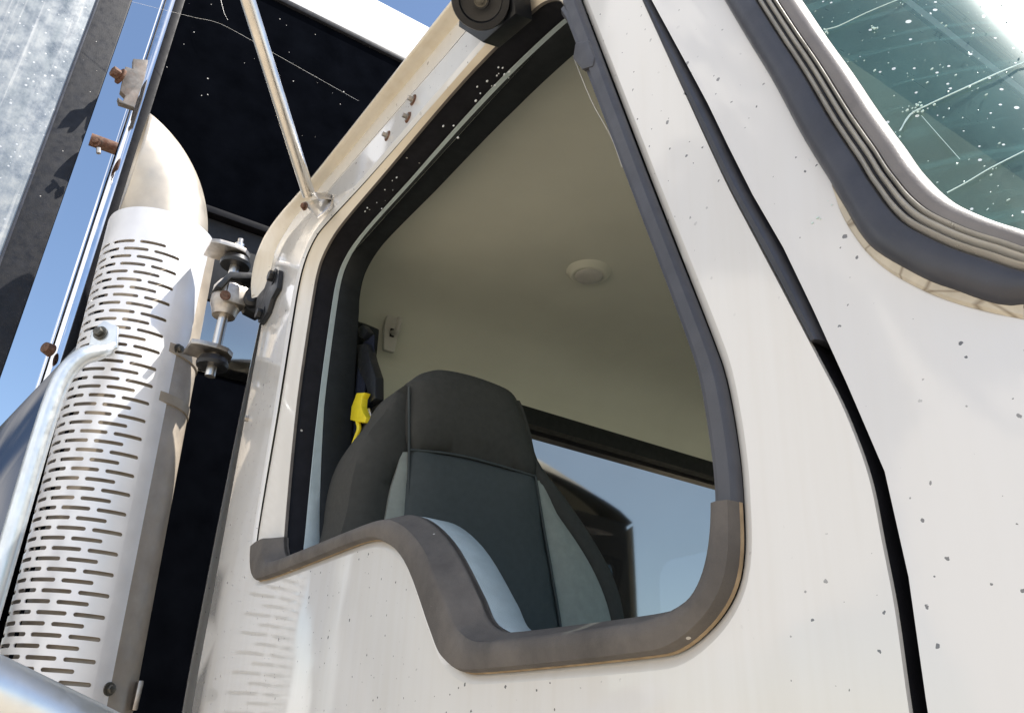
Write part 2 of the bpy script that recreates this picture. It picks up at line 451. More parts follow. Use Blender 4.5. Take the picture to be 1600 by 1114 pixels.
# rear edge of the tunnel: straightens behind the bevel
SUB = 6
OC = catmull([(a, b, 0) for a, b in O_], SUB, True)
IC = catmull([(a, b, 0) for a, b in I_], SUB, True)
NL = len(OC)
def pos(loop, i, y): p = loop[i % NL]; return Vector((p.x, y, p.y))
def idx(k): return k*SUB
def rngl(a, b):            # from control point a to b (wrapping)
    i0, i1 = idx(a), idx(b)
    if i1 <= i0: i1 += NL
    return list(range(i0, i1+1))

# --- door skin
gapL = [(1000, 0), (1058, 128), (1128, 280), (1173, 366), (1213, 441), (1276, 560), (1311, 627), (1341, 699), (1360, 759), (1376, 840), (1397, 950), (1419, 1114)]
gapR = [(1017, 0), (1066, 90), (1112, 176), (1163, 283), (1240, 419), (1302, 560), (1339, 633), (1369, 697), (1388, 765), (1404, 840), (1428, 950), (1448, 1114)]
gl3 = [PY(*p) for p in gapL]; gr3 = [PY(*p) for p in gapR]
def ext(pts):              # smooth, extend up to the roof and down to the sill
    a, b = pts[0], pts[2]
    d = (a-b).normalized()
    top = a + d*((.915-a.z)/d.z)
    low = pts[-1].copy(); low.z = -.55
    return catmull([top]+pts+[low], 4)
GL, GR = ext(gl3), ext(gr3)
seam = [(-.837, .941), (-1.267, .980), (-1.40, .978), (-1.47, .950), (-1.508, .89), (-1.513, .782), (-1.511, .62), (-1.51, .3), (-1.51, -.55)]
seamC = [(p.x, p.y) for p in catmull([(a, b, 0) for a, b in seam], 5)]
door_loop = [(p.x, p.z) for p in GL][::-1] + [(-.62, .927)] + seamC      # from bottom front up, back along the top, down the seam
Of = offset_loop([(p.x, p.y) for p in OC], .009)
def ys(x, z):              # the skin is slightly barrelled
    return .004*math.sin((x+.9)*2.2)*math.sin((z-.1)*3) + max(0, .16-z)*max(0, .16-z)*.10
mb = MB()
v, f = fill2d(door_loop, [Of], .045, lambda a, b: Vector((a, ys(a, b), b)))
mb.add(v, f)
loft([[Vector((a, ys(a, b), b)) for a, b in Of], [Vector((p.x*.35+a*.65, ys(a, b)+.0008, p.y*.35+b*.65)) for p, (a, b) in zip(OC, Of)],
      [Vector((p.x, ys(p.x, p.y)+.0045, p.y)) for p in OC]], True, mb)
dl3 = [Vector((a, ys(a, b), b)) for a, b in door_loop]
cx = -.9
def inset(p, k, dy):
    q = Vector((p.x, p.y+dy, p.z)); return q
loft([dl3, [Vector((p.x, p.y+.003, p.z)) for p in dl3]], True, mb)
door = mb.build('door', M['paint'], truck, smooth=30, merge=1e-5, flip=False, label='white door with a large open window and dark specks')
for p in door.data.polygons: pass
bm = bmesh.new(); bm.from_mesh(door.data); bmesh.ops.recalc_face_normals(bm, faces=bm.faces); bm.to_mesh(door.data); bm.free()

# bevelled painted reveal along the top and rear of the opening
def strip(name, rng, rows, mat, caps=False, **kw):
    """rows: list of (t from O to I, y)"""
    loops = []
    for t, y in rows:
        loops.append([pos(OC, i, 0).lerp(pos(IC, i, 0), t) + Vector((0, y(i) if callable(y) else y, 0)) for i in rng])
    mb = loft(loops)
    if caps:
        n = len(rng)
        for e in (0, n-1): mb.add([l[e] for l in loops], [tuple(range(len(loops)))])
    return mb.build(name, mat, door, **kw)
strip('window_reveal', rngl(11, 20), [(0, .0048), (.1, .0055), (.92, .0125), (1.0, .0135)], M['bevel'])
# rubber sill moulding: proud of the skin, ridge, inner slope
ends = rngl(0, 11)
strip('window_sill_molding', ends, [(0, .004), (.0, -.004), (.06, -.0085), (.35, -.0115), (.62, -.0110), (.70, -.0095), (.80, -.0005), (.97, .010), (1.0, .012), (1.0, .02)], M['molding'], caps=True, smooth=40)
strip('window_seal_strip', rngl(20, 0), [(0, .0045), (.03, -.001), (.14, -.004), (.62, -.0045), (.72, -.001), (.86, -.002), (1.0, .002), (1.0, .02)], M['strip'], caps=True, smooth=40)
strip('molding_bead', rngl(0, 11), [(-.035, .0028), (-.012, .0006), (.02, .0004), (.04, .002)], M['bead'])
# tunnel through the door: faded rubber, black glass channel, pale inner trim, black weatherstrip
full = list(range(NL))
ORI = 1 if sum(IC[i].x*IC[(i+1) % NL].y-IC[(i+1) % NL].x*IC[i].y for i in range(NL)) > 0 else -1   # points into the opening
def per(vals):             # per control point value -> per sample
    def g(i):
        i = i % NL; k, t = divmod(i, SUB); a, b = vals[k], vals[(k+1) % len(vals)]
        return a+(b-a)*t/SUB
    return g
G1y = per([.018]*25)
T0y = per([.030, .030, .030, .030, .030, .022, .019, .020, .022, .028, .040, .046, .052, .053, .054, .056, .056, .054, .052, .050, .045, .04, .03, .03, .03])
T1y = per([.055]*5+[.055]*5+[.075, .072, .063, .063, .063, .063, .062, .061, .058, .054, .048, .044, .04, .04, .04])
Wy = per([.058]*10+[.078, .115, .118, .105, .103, .103, .105, .105, .10, .09, .08, .07, .06, .06, .06])
def tunnel(name, y0, y1, mat, in0=0.0, in1=0.0, rng=full):
    """in0/in1: how far the surface stands into the opening"""
    cen = Vector((-.93, 0, .52))
    def p(i, y, k):
        q = pos(IC, i, y)
        a, b = IC[(i-1) % NL], IC[(i+1) % NL]; t = Vector((b.x-a.x, 0, b.y-a.y)).normalized()
        nrm = Vector((-t.z, 0, t.x))
        nrm = nrm*ORI
        return q + nrm*k
    rows = []
    for t in (0, .06, .5, .94, 1):
        k = in0+(in1-in0)*t
        rows.append([p(i, y0(i)+(y1(i)-y0(i))*t, k - (.0015 if t in (0, 1) else 0)) for i in rng])
    return loft(rows, len(rng) == NL).build(name, mat, door, smooth=50)
tunnel('faded_seal_edge', per([.0130]*25), G1y, M['grey_rubber'])
tunnel('glass_channel', per([.0185]*25), per([.053]*10+[.09]*15), M['black'], -.004, -.004)
tunnel('inner_trim', T0y, T1y, M['trim'], .0005, .0005)
tunnel('weatherstrip', per([v_ for v_ in [.0555]*10+[.0755, .0725, .0635, .0635, .0635, .0635, .0625, .0615, .0585, .0545, .0485, .0445, .0405, .0405, .0405]]), Wy, M['blackin'], .001, .002, rngl(10, 24))
# small dark tab on the front strip
q = [PY(898, 66, -.006), PY(918, 62, -.006), PY(928, 90, -.006), PY(925, 104, -.006), PY(908, 109, -.006), PY(894, 92, -.006)]
prism(q, (0, .016, 0), .003).build('seal_tab', M['strip'], door)
# dew drops caught in the black channel
random.seed(3)
mb = MB()
def blob(mb, c, r, squash=(1, 1, 1), seg=8):
    vs = []; fs = []
    for i in range(5):
        a = PI*i/4
        for k in range(seg):
            b = 2*PI*k/seg
            vs.append(Vector(c)+Vector((math.sin(a)*math.cos(b)*r*squash[0], math.sin(a)*math.sin(b)*r*squash[1], math.cos(a)*r*squash[2])))
    for i in range(4):
        for k in range(seg): fs.append((i*seg+k, i*seg+(k+1) % seg, (i+1)*seg+(k+1) % seg, (i+1)*seg+k))
    mb.add(vs, fs)
for cxp, cyp, n in ((778, 116, 9), (752, 141, 5), (697, 200, 3), (578, 322, 4), (603, 296, 3), (620, 276, 2)):
    for _ in range(n):
        # on the ceiling of the channel (z of the opening's top edge)
        p = PY(cxp+random.gauss(0, 9), cyp+random.gauss(0, 9)*-.9, .028+random.random()*.006)
        blob(mb, p, random.uniform(.0006, .0017), (random.uniform(.8, 1.8), 1, 1))
m, nt, b = new_mat('water_drops'); b.inputs['Base Color'].default_value = (.75, .8, .82, 1); b.inputs['Roughness'].default_value = .08; b.inputs['Coat Weight'].default_value = 1
dw = mb.build('dew_drops', m, door); dw['kind'] = 'stuff'

# inner door panel, keeps the daylight out of the door's thickness
il = [(p.x, p.y) for p in IC]
mb = MB(); v, f = fill2d(door_loop, [offset_loop(il, .004)], .12, lambda a, b: Vector((a, .057, b))); mb.add(v, f)
mb.build('door_lining', M['trim'], door, smooth=0)

# --- cab side round the door
roof_in = [(-.45, .955), (-.846, .991), (-1.362, 1.035), (-1.55, 1.048), (-1.66, 1.03)]
gap = .0032
so = []
for k, (a, b) in enumerate(seamC):
    p, q = seamC[max(k-1, 0)], seamC[min(k+1, len(seamC)-1)]
    t = Vector((q[0]-p[0], q[1]-p[1])).normalized()
    w = gap if b > .62 or b > .9 else max(.0006, gap*(b-.45)/.17)
    so.append((a+t.y*w, b-t.x*w) if False else (a - abs(t.y)*w, b + abs(t.x)*w))
gtop = GL[0]
side_loop = [(-1.655, -.55), (-1.655, 1.0)] + [(a, b) for a, b in roof_in[::-1]] + [(gtop.x+.005, gtop.z+.004), (-.62, .931)] + so
mb = MB(); v, f = fill2d(side_loop, [], .06, lambda a, b: Vector((a, ys(a, b)+.0006, b))); mb.add(v, f)
rows = []
for k in range(9):         # rounded rear corner
    a = PI/2*k/8
    rows.append([Vector((-1.655-.045*math.sin(a), .0006+.045*(1-math.cos(a))+ys(-1.655, z), z)) for z in [-.55+1.58*j/24 for j in range(25)]])
loft(rows, False, mb)
so3 = [Vector((a, ys(a, b)+.0006, b)) for a, b in so]
loft([so3, [p+Vector((0, .003, 0)) for p in so3]], False, mb)
cab = mb.build('cab_side', M['paint'], truck, smooth=30, flip=False)
bm = bmesh.new(); bm.from_mesh(cab.data); bmesh.ops.recalc_face_normals(bm, faces=bm.faces); bm.to_mesh(cab.data); bm.free()
# dark backing in the joints
mb = MB(); bk = [Vector((a, .031, b)) for a, b in offset_loop(door_loop, .05)]; bi = [Vector((a, .031, b)) for a, b in offset_loop(door_loop, -.004)]
mb = loft([bk, bi], True); loft([[p+Vector((0, .003, 0)) for p in dl3], [p+Vector((0, .0315, 0)) for p in dl3]], True, mb); loft([[p+Vector((.0002, .005, 0)) for p in GR], [p+Vector((.0002, .0315, 0)) for p in GR]], False, mb)
mb.build('door_joint_backing', M['black'], truck, smooth=0)

# --- roof with its overhanging lip
path_in = [(-.40, .950), (-.846, .991), (-1.362, 1.035), (-1.55, 1.048), (-1.635, 1.036), (-1.672, .995), (-1.678, .95), (-1.668, .912)]
path_out = [(-.40, .952), (-.82, .990), (-1.367, 1.036), (-1.59, 1.068), (-1.69, 1.066), (-1.735, 1.03), (-1.728, .965), (-1.69, .905)]
pin = catmull([(a, b, 0) for a, b in path_in], 6); pout = catmull([(a, b, 0) for a, b in path_out], 6)
def row(sa, yfun, zadd):
    return [Vector((a.x+(c.x-a.x)*sa, yfun, a.y+(c.y-a.y)*sa+zadd)) for a, c in zip(pin, pout)]
mb = loft([row(0, .002, -.004), row(.12, -.004, -.0005), row(.5, -.012, 0), row(.9, -.021, .0), row(1.0, -.0235, .002), row(1.06, -.0235, .006), row(1.0, -.020, .011), row(.8, .0, .016)])
mb.build('roof_lip', M['lip'], truck, smooth=50, label='warm bounce-lit underside of the overhanging roof edge')
mb = MB(); rows = []
for j in range(25):
    t = j/24; y = t*W; bulge = .28*max(0, math.sin(PI*t))**.65
    rows.append([Vector((x, y, interp(x, [(-1.70, 1.075), (-1.367, 1.052), (-.82, 1.006), (-.26, .958)])+bulge*min(1, max(0, (x+1.74)/.12))**.5*min(1, max(0, (-.24-x)/.3))**.5)) for x in [-1.70+1.46*i/36 for i in range(37)]])
loft([r_[:5] for r_ in rows]).build('roof_rear_cap', M['wall_dark'], truck, smooth=60, flip=Vector((0, 0, 1)))
loft([r_[4:] for r_ in rows]).build('roof', M['paint'], truck, smooth=60, flip=Vector((0, 0, 1)))

# --- rear wall of the cab, with its window
def rect(y0, y1, z0, z1, r, n=6):
    out = []
    for cy, cz, a0 in ((y1-r, z1-r, 0), (y0+r, z1-r, 90), (y0+r, z0+r, 180), (y1-r, z0+r, 270)):
        for k in range(n+1):
            a = math.radians(a0+90*k/n); out.append((cy+r*math.cos(a), cz+r*math.sin(a)))
    return out
rw = rect(.40, 1.60, .18, .800, .05)
mb = MB(); v, f = fill2d([(.0455, -.55), (W-.0455, -.55), (W-.0455, 1.06), (.0455, 1.06)], [rw], .15, lambda a, b: Vector((-1.700, a, b))); mb.add(v, f)
rear = mb.build('cab_rear_wall', M['wall_dark'], truck, smooth=0)
# --- headliner: ceiling, rear curve and the liner round the rear window
mb = MB(); prof = [(-.50, .93), (-.62, .945), (-.85, .952), (-1.36, .952), (-1.45, .946), (-1.52, .928), (-1.57, .895), (-1.60, .855), (-1.612, .825), (-1.615, .806)]
pc = catmull([(a, b, 0) for a, b in prof], 4); rows = []
ylist = [.060, .075, .10, .13, .17, .22, .3, .4, .6, .8, 1.0, 1.2, 1.42, 1.6, W-.22, W-.17, W-.12, W-.08, W-.058]
for y in ylist:
    e = min(y-.06, W-.058-y); dz = .095*math.exp(-e/.045)
    rows.append([Vector((p.x, y, max(p.y-dz*max(0, min(1, (p.y-.80)/.1)), .78))) for p in pc])
loft(rows, False, mb)
v, f = fill2d([(.06, -.55), (W-.06, -.55), (W-.06, .806), (.06, .806)], [rw], .1, lambda a, b: Vector((-1.615, a, b))); mb.add(v, f)
head = mb.build('headliner', M['liner'], truck, smooth=60, merge=.0005)
# window frame of the rear window: rubber on the inside, glass in the middle
def ring(loop0, loop1, x0, x1): return loft([[Vector((x0, a, b)) for a, b in loop0], [Vector((x0+.004, a, b)) for a, b in offset_loop(loop0, -.01)], [Vector((x1, a, b)) for a, b in loop1], [Vector((x1-.03, a, b)) for a, b in loop1]], True)
rin = offset_loop(rw, -.038)
rwin = ring(offset_loop(rw, .006), rin, -1.612, -1.612).build('rear_window', M['blackin'], truck, label='rear window in a black rubber frame')
mb = MB(); mb.add([Vector((-1.64, a, b)) for a, b in offset_loop(rw, -.03)], [tuple(range(len(rw)))])
mb.build('window_glass', M['rear_glass'], rwin, smooth=0, flip=Vector((1, 0, 0)))
loft([[Vector((-1.62, a, b)) for a, b in offset_loop(rw, .001)], [Vector((-1.70, a, b)) for a, b in offset_loop(rw, .001)]], True).build('window_frame', M['blackin'], rwin)
ring(offset_loop(rw, .02), offset_loop(rw, -.02), -1.703, -1.708).build('outer_gasket', M['rubber'], rwin)
# far side of the cab, with an open window that lets daylight in
farw = [(a, b) for a, b in rect(-1.25, -.62, .2, .80, .08)]
mb = MB(); v, f = fill2d([(-1.70, -.55), (-.28, -.55), (-.30, .25), (-.50, .96), (-1.70, 1.06)], [farw], .2, lambda a, b: Vector((a, W-.0, b))); mb.add(v, f)
mb.build('far_cab_side', M['paint'], truck, smooth=0)
mb = MB(); v, f = fill2d([(-1.66, -.55), (-.32, -.55), (-.34, .25), (-.52, .90), (-1.62, .92)], [farw], .2, lambda a, b: Vector((a, W-.05, b))); mb.add(v, f)
mb.build('far_door_lining', M['liner'], truck, smooth=0)
box((-.95, YC, -.57), (1.45, W-.03, .03), .003).build('cab_floor', M['seat_dark'], truck)
prism([Vector((-.22, .10, -.5)), Vector((-.22, .10, -.02)), Vector((-.40, .10, -.01)), Vector((-.52, .10, -.08)), Vector((-.50, .10, -.5))], (0, W-.2, 0), .01).build('dashboard', M['seat_dark'], truck)

# --- front corner, cowl and windshield: a rounded plan raked back with height
gz = sorted([(p.z, p.x) for p in GR])
def gfun(z): return interp(z, gz)
RC = .215
LA = RC*PI/2
ST = W-2*RC
LT = 2*LA+ST
def csurf(s, z, h=0.0):
    """point on the cab front: s runs along the plan curve from the door gap; h stands off the surface"""
    g0 = gfun(z)
    if s < 0: x, y, nx, ny = s, 0, 0, -1
    elif s < LA:
        a = s/RC; x, y, nx, ny = RC*math.sin(a), RC*(1-math.cos(a)), math.sin(a), -math.cos(a)
    elif s < LA+ST: x, y, nx, ny = RC + .05*math.sin(PI*(s-LA)/ST), RC+s-LA, 1, 0
    elif s < LT:
        a = (LT-s)/RC; x, y, nx, ny = RC*math.sin(a), W-RC*(1-math.cos(a)), math.sin(a), math.cos(a)
    else: x, y, nx, ny = LT-s, W, 0, 1
    return Vector((g0+x+nx*h, y+ny*h, z + h*.28*max(0, nx)))
def hit(px, py):
    """(s, z) where the view through a point of the photograph meets that surface"""
    d = ray(px, py); o = Vector((0, -D, 0))
    def sd(t):
        p = o+d*t; u = p.x-gfun(p.z); y = p.y
        if u > 0 and y < RC: return (math.hypot(u, RC-y)-RC) if True else 0
        if u <= 0: return -y
        return u-RC
    t0 = .10/d.length; t1 = t0; st = .004/d.length
    while sd(t1) > 0 and t1*d.length < 3: t1 += st
    a, b = t1-st, t1
    for _ in range(30):
        c = (a+b)/2
        if sd(c) > 0: a = c
        else: b = c
    p = o+d*b; u = p.x-gfun(p.z)
    if u <= 0: s = u
    elif p.y < RC: s = RC*math.atan2(u, RC-p.y)
    else: s = LA+p.y-RC
    return (s, p.z)
def wl(pts, top, dz):
    """windshield outline in (s, z): given corner points from the visible lower corner, mirrored to the far side"""
    h = [hit(*p) for p in pts]
    (s0, z0), (s1, z1) = h[0], h[1]
    up = (s0 + (s0-s1)/(z0-z1)*(top-z0), top)
    r = .07
    L = [(up[0]+.05, top), (up[0]+.012, top-.014), (up[0]+(s1-s0)/(z1-z0)*(-.05), top-.05)] + h
    L.append((LA+.25, h[-1][1]-.012+dz)); L.append((LT/2, h[-1][1]-.016+dz))
    return [(p.x, p.y) for p in catmull([(a, b, 0) for a, b in L], 6)]
TOPZ = .86
edge_out = [(1131, -2), (1178, 77), (1225, 157), (1296, 280), (1319, 321), (1360, 385), (1420, 426), (1487, 456), (1600, 482)]
edge_in = [(1251, -2), (1300, 70), (1350, 140), (1415, 232), (1450, 280), (1495, 322), (1545, 348), (1600, 368), (1690, 395)]
E0 = wl(edge_out, TOPZ, 0); E1 = wl(edge_in, TOPZ-.025, 0)
n = min(len(E0), len(E1)); E0 = E0[:n]; E1 = E1[:n]
def full_loop(E): return E + [(LT-s, z) for s, z in E[-2::-1]]
F0 = full_loop(E0); F1 = full_loop(E1)
# painted corner
zt, zb = .955, -.45
cl = [(0.0005, zb+(zt-zb)*k/26) for k in range(27)]
outer = cl + [(LT*k/24, zt) for k in range(1, 24)] + [(LT-.0005, z) for _, z in cl[::-1]] + [(LT*k/24, zb) for k in range(23, 0, -1)]
F0i = [(a*.9+c*.1, b*.9+d*.1) for (a, b), (c, d) in zip(F0, F1)]
mb = MB(); v, f = fill2d(outer, [F0i], .022, lambda a, b: csurf(a, b)); mb.add(v, f)
lf = [csurf(.0005, z) for _, z in cl]
loft([lf, [p+Vector((-.0015, .006, 0)) for p in lf]], False, mb)
cowl = mb.build('cab_front_corner', M['cowl'], truck, smooth=50, merge=1e-5, flip=False, label='white front corner panel between door and windshield')
bm = bmesh.new(); bm.from_mesh(cowl.data); bmesh.ops.recalc_face_normals(bm, faces=bm.faces)
bm.to_mesh(cowl.data); bm.free()
# windshield glass, seal and bright strips
ctr = [((a+c)/2, (b+d)/2) for (a, b), (c, d) in zip(F0, F1)]
Fg = [(a*.1+c*.9, b*.1+d*.9) for (a, b), (c, d) in zip(F0, F1)]
mb = MB(); v, f = fill2d(Fg, [], .03, lambda a, b: csurf(a, b, -.001)); mb.add(v, f)
wsh = mb.build('windshield', M['windshield'], truck, smooth=60, label='dusty green tinted windshield with cracks')
def wstrip(name, rows, mat, label=None, smooth=40):
    loops = []
    for t, h in rows: loops.append([csurf(a+(c-a)*t, b+(d-b)*t, h) for (a, b), (c, d) in zip(F0, F1)])
    return loft(loops, True).build(name, mat, wsh, smooth=smooth, label=label)
wstrip('windshield_seal', [(0, -.002), (0, .003), (.05, .0075), (.16, .0105), (.30, .0115), (.40, .0105), (.44, .006)], M['rubber'])
wstrip('bright_trim', [(.43, .006), (.445, .0120), (.465, .0138), (.490, .0120), (.50, .006)], M['trimline'])
wstrip('trim_groove', [(.488, .008), (.53, .007), (.545, .008)], M['rubber'])
wstrip('bright_trim', [(.53, .006), (.545, .0125), (.565, .0142), (.590, .0125), (.60, .006)], M['trimline'])
wstrip('trim_groove', [(.588, .008), (.61, .007), (.632, .008)], M['rubber'])
wstrip('bright_trim', [(.622, .006), (.634, .0125), (.650, .0140), (.666, .0125), (.672, .006)], M['trimline'])
M['inner_seal'] = plain('greyed_inner_seal', (.17, .155, .145), .45, 0, .12, 30, .15, 600, .5, dust=.4, dustcol=(.26, .245, .225))
M['inner_lip'] = plain('sunlit_seal_lip', (.55, .53, .49), .5, 0, .08, 30, .15, 600, .5)  # lighter copy of the inner seal with sunlight put into its colour
wstrip('inner_seal', [(.664, .008), (.68, .0120), (.76, .0128), (.84, .0122), (.87, .0112)], M['inner_seal'])
wstrip('inner_lip', [(.866, .0112), (.90, .0100), (.95, .0065), (.985, .003), (1.0, -.003)], M['inner_lip'], label='inner lip of the seal, painted sunlit')
# cracked sealant bead under the lower corner
sl_o = [(1302, 295), (1316, 336), (1345, 383), (1380, 418), (1430, 448), (1490, 473), (1545, 488), (1600, 500)]
sl_i = [(1303, 288), (1322, 322), (1362, 383), (1420, 424), (1487, 454), (1545, 470), (1580, 476), (1600, 480)]
a = [hit(*p) for p in sl_o]; b = [hit(*p) for p in sl_i]
a = catmull([(p[0], p[1], 0) for p in a], 5); b = catmull([(p[0], p[1], 0) for p in b[:len(sl_o)]], 5)
loft([[csurf(p.x, p.y, .0003) for p in a], [csurf(p.x*.8+q.x*.2, p.y*.8+q.y*.2, .0022) for p, q in zip(a, b)], [csurf(q.x, q.y, .0035) for q in b], [csurf(q.x+.002, q.y+.004, .001) for q in b]]).build('sealant_bead', M['sealant'], truck, label='cracked yellowed sealant under the seal')
# cracks in the glass
crack_m = plain('crack_white', (.55, .72, .70), .3, 0, .1, 60, 0, 300, .6)
def crack(pts, r):
    P3 = []
    for p in pts: s, z = hit(*p); P3.append(csurf(s, z, .0004))
    return tube(catmull(P3, 3), r, 6).build('glass_crack', crack_m, wsh, smooth=0)
crack([(1288, 48), (1310, 42), (1352, 22), (1400, 2), (1425, -8)], .00035)
crack([(1407, 205), (1422, 180), (1448, 166), (1500, 142), (1560, 115), (1610, 95)], .00045)
crack([(1480, 302), (1510, 286), (1545, 265), (1610, 232)], .00035)
crack([(1440, 182), (1468, 214), (1500, 250)], .00018)
crack([(1405, 206), (1425, 178), (1438, 172)], .00025)
random.seed(11)
mb = MB()
for cxp, cyp, n in ((1425, 172, 9), (1440, 165, 7), (1545, 266, 4), (1362, 44, 3), (1290, 48, 4)):
    for _ in range(n):
        s, z = hit(cxp+random.gauss(0, 6), cyp+random.gauss(0, 4)); blob(mb, csurf(s, z, .0004), random.uniform(.0003, .0009), (1.3, 1, .8))
for _ in range(150):
    s, z = hit(random.uniform(1260, 1610), random.uniform(-5, 360)); blob(mb, csurf(s, z, .0002), random.choice((.00022, .0003, .0004, .0006)), (random.uniform(.8, 2), 1, random.uniform(.6, 1.2)), 6)
gs = mb.build('grit_specks', crack_m, wsh); gs['kind'] = 'stuff'

# --- rubber strip in the upper door gap
gi = [i for i, p in enumerate(gl3)]
A = [p for p in GL if p.z > PY(1270, 545).z]; B = [p for p in GR if p.z > PY(1296, 540).z]
def resample(P_, n):
    L = [0]
    for p, q in zip(P_, P_[1:]): L.append(L[-1]+(q-p).length)
    out = []
    for k in range(n):
        t = L[-1]*k/(n-1)
        for i in range(len(P_)-1):
            if t <= L[i+1]+1e-9: out.append(P_[i].lerp(P_[i+1], (t-L[i])/max(1e-9, L[i+1]-L[i]))); break
    return out
A = resample(A, 30); B = resample(B, 30)
def ab(t, y): return [p.lerp(q, t)+Vector((0, y, 0)) for p, q in zip(A, B)]
mb = loft([ab(.03, .028), ab(.05, .004), ab(.15, .001), ab(.45, -.0005), ab(.62, .0015), ab(.72, .006), ab(.74, .028)])
mb.add([l[-1] for l in (ab(.03, .028), ab(.05, .004), ab(.15, .001), ab(.45, -.0005), ab(.62, .0015), ab(.72, .006), ab(.74, .028))], [tuple(range(7))])
mb.build('door_gap_seal', M['rubber'], truck)

# --- hood, just below the lens
rows = []
for j in range(21):
    t = j/20; y = .16+t*(W-.32); e = math.sin(PI*t)**.35
    rows.append([Vector((x, y, -.34+.22*e-.06*(x-(-.05))**2)) for x in [-.13+1.5*i/16 for i in range(17)]])
loft(rows).build('hood', M['hood'], truck, smooth=60, flip=Vector((0, 0, 1)))

# --- inside: seat
seat = thing('passenger_seat', '', '', (0, 0, 0)); 
for k in ('label', 'category'): del seat[k]
seat.parent = truck; seat.location = (0, 0, 0); seat['label'] = 'charcoal and light grey cloth passenger seat'
SX = -1.16
def pillow(name, px, mat, x0, puff, back, soft=.025, sp=.02, label=None, noise_=.0):
    pts = [PX(a, b, SX) for a, b in px]
    lp = [(p.y, p.z) for p in catmull([Vector((0, p.y, p.z)) for p in pts], 4, True)]
    def fn(a, b):
        d = segdist((a, b), lp); return Vector((x0 + puff*(1-math.exp(-d/soft)), a, b))
    v, f = fill2d(lp, [], sp, fn); mb = MB(); mb.add(v, f)
    loft([[Vector((x0, a, b)) for a, b in lp], [Vector((x0-back*.5, a, b)) for a, b in lp], [Vector((x0-back, a, b)) for a, b in offset_loop(lp, -.012)]], True, mb)
    return mb.build(name, mat, seat, smooth=60, merge=1e-5, label=label)
pillow('headrest', [(640, 603), (648, 590), (664, 582), (690, 578), (740, 588), (790, 607), (806, 622), (822, 665), (836, 743), (790, 729), (730, 713), (690, 706), (640, 702)], M['seat_head'], SX, .022, .07)
pillow('backrest_center', [(640, 703), (690, 707), (730, 714), (790, 730), (836, 744), (848, 820), (862, 900), (874, 972), (880, 1040), (640, 1040)], M['seat_dark'], SX-.002, .022, .07)
pillow('side_insert', [(638, 706), (638, 760), (638, 850), (603, 850), (606, 790), (617, 745)], M['seat_light'], SX, .012, .06)
pillow('side_insert', [(838, 750), (870, 802), (905, 853), (930, 897), (948, 942), (958, 985), (966, 1040), (882, 1040), (875, 972), (864, 900), (850, 820)], M['seat_light'], SX, .012, .06)
pillow('bolster', [(808, 624), (828, 664), (842, 718), (880, 770), (915, 820), (945, 870), (966, 915), (977, 960), (985, 1040), (967, 1040), (958, 985), (948, 942), (930, 897), (905, 853), (870, 802), (838, 750), (824, 668)], M['seat_head'], SX-.004, .012, .12, .012, .012)
pillow('bolster', [(639, 601), (639, 702), (617, 743), (606, 790), (601, 850), (540, 870), (546, 790), (558, 725), (578, 675), (602, 645), (614, 622), (628, 605)], M['seat_head'], SX-.006, .016, .14, .02)
for line in ([(640, 703), (690, 707), (730, 714), (790, 730), (836, 744)], [(837, 745), (849, 820), (863, 900), (875, 972), (882, 1035)], [(639, 604), (639, 700), (638, 770), (638, 850)]):
    tube(catmull([PX(a, b, SX+.0035) for a, b in line], 5), .0022, 8).build('seam_piping', M['seat_dark'], seat, smooth=60)
# seat base
box((-.98, PX(760, 900, SX).y, -.22), (.5, .5, .16), .04).build('seat_cushion', M['seat_dark'], seat)

# --- dome lamp, coat hook, belt
dl = PZ(920, 425, .952)
dlp = thing('dome_lamp', '', '', (0, 0, 0))
for k in ('label', 'category'): del dlp[k]
dlp.parent = truck
lathe([(.049, 0), (.047, .003), (.043, .005), (.040, .011), (.035, .0135), (.030, .012)], dl+Vector((0, 0, .001)), (0, 0, -1), 40).build('lamp_bezel', M['liner'], dlp, smooth=50)
lathe([(.031, .010), (.029, .014), (.019, .0165), (.001, .0172)], dl, (0, 0, -1), 40).build('lamp_lens', M['lens'], dlp, smooth=60)
hk = PX(611, 515, -1.567)
mb = MB(); prism([hk+Vector((-.006, -.014, .052)), hk+Vector((-.006, .014, .052)), hk+Vector((-.006, .019, 0)), hk+Vector((-.006, .013, -.056)), hk+Vector((-.006, -.013, -.056)), hk+Vector((-.006, -.019, 0))], (.012, 0, 0), .003, mb)
tube(catmull([hk+Vector((.004, 0, -.01)), hk+Vector((.03, 0, -.018)), hk+Vector((.04, 0, -.005)), hk+Vector((.04, 0, .012))], 4), .006, 10, True, mb)
hko = mb.build('coat_hook', M['lens'], truck)
box(hk+Vector((.009, 0, -.012)), (.004, .010, .020), .001).build('hook_slot', M['plastic_black'], hko)
sb = thing('seat_belt', '', '', (0, 0, 0))
for k in ('label', 'category'): del sb[k]
sb.parent = truck; sb['label'] = 'black belt hardware hanging on the door pillar'
BY = .14
mb = prism([PY(553, 500, BY), PY(572, 508, BY), PY(566, 560, BY), PY(572, 640, BY), PY(556, 760, BY), PY(545, 900, BY), PY(470, 900, BY), PY(505, 700, BY), PY(532, 590, BY)], (0, .03, 0), .004); mb.build('pillar_trim', M['blackin'], sb)
def ribbon(pc, w, y, mat, name, th=.002):
    c = catmull([PY(a, b, y) for a, b in pc], 5)
    l0 = [p+Vector((-w/2, 0, 0)) for p in c]; l1 = [p+Vector((w/2, .004, 0)) for p in c]
    return loft([l0, l1, [p+Vector((0, th, 0)) for p in l1], [p+Vector((0, th, 0)) for p in l0]], True and False).build(name, mat, sb)
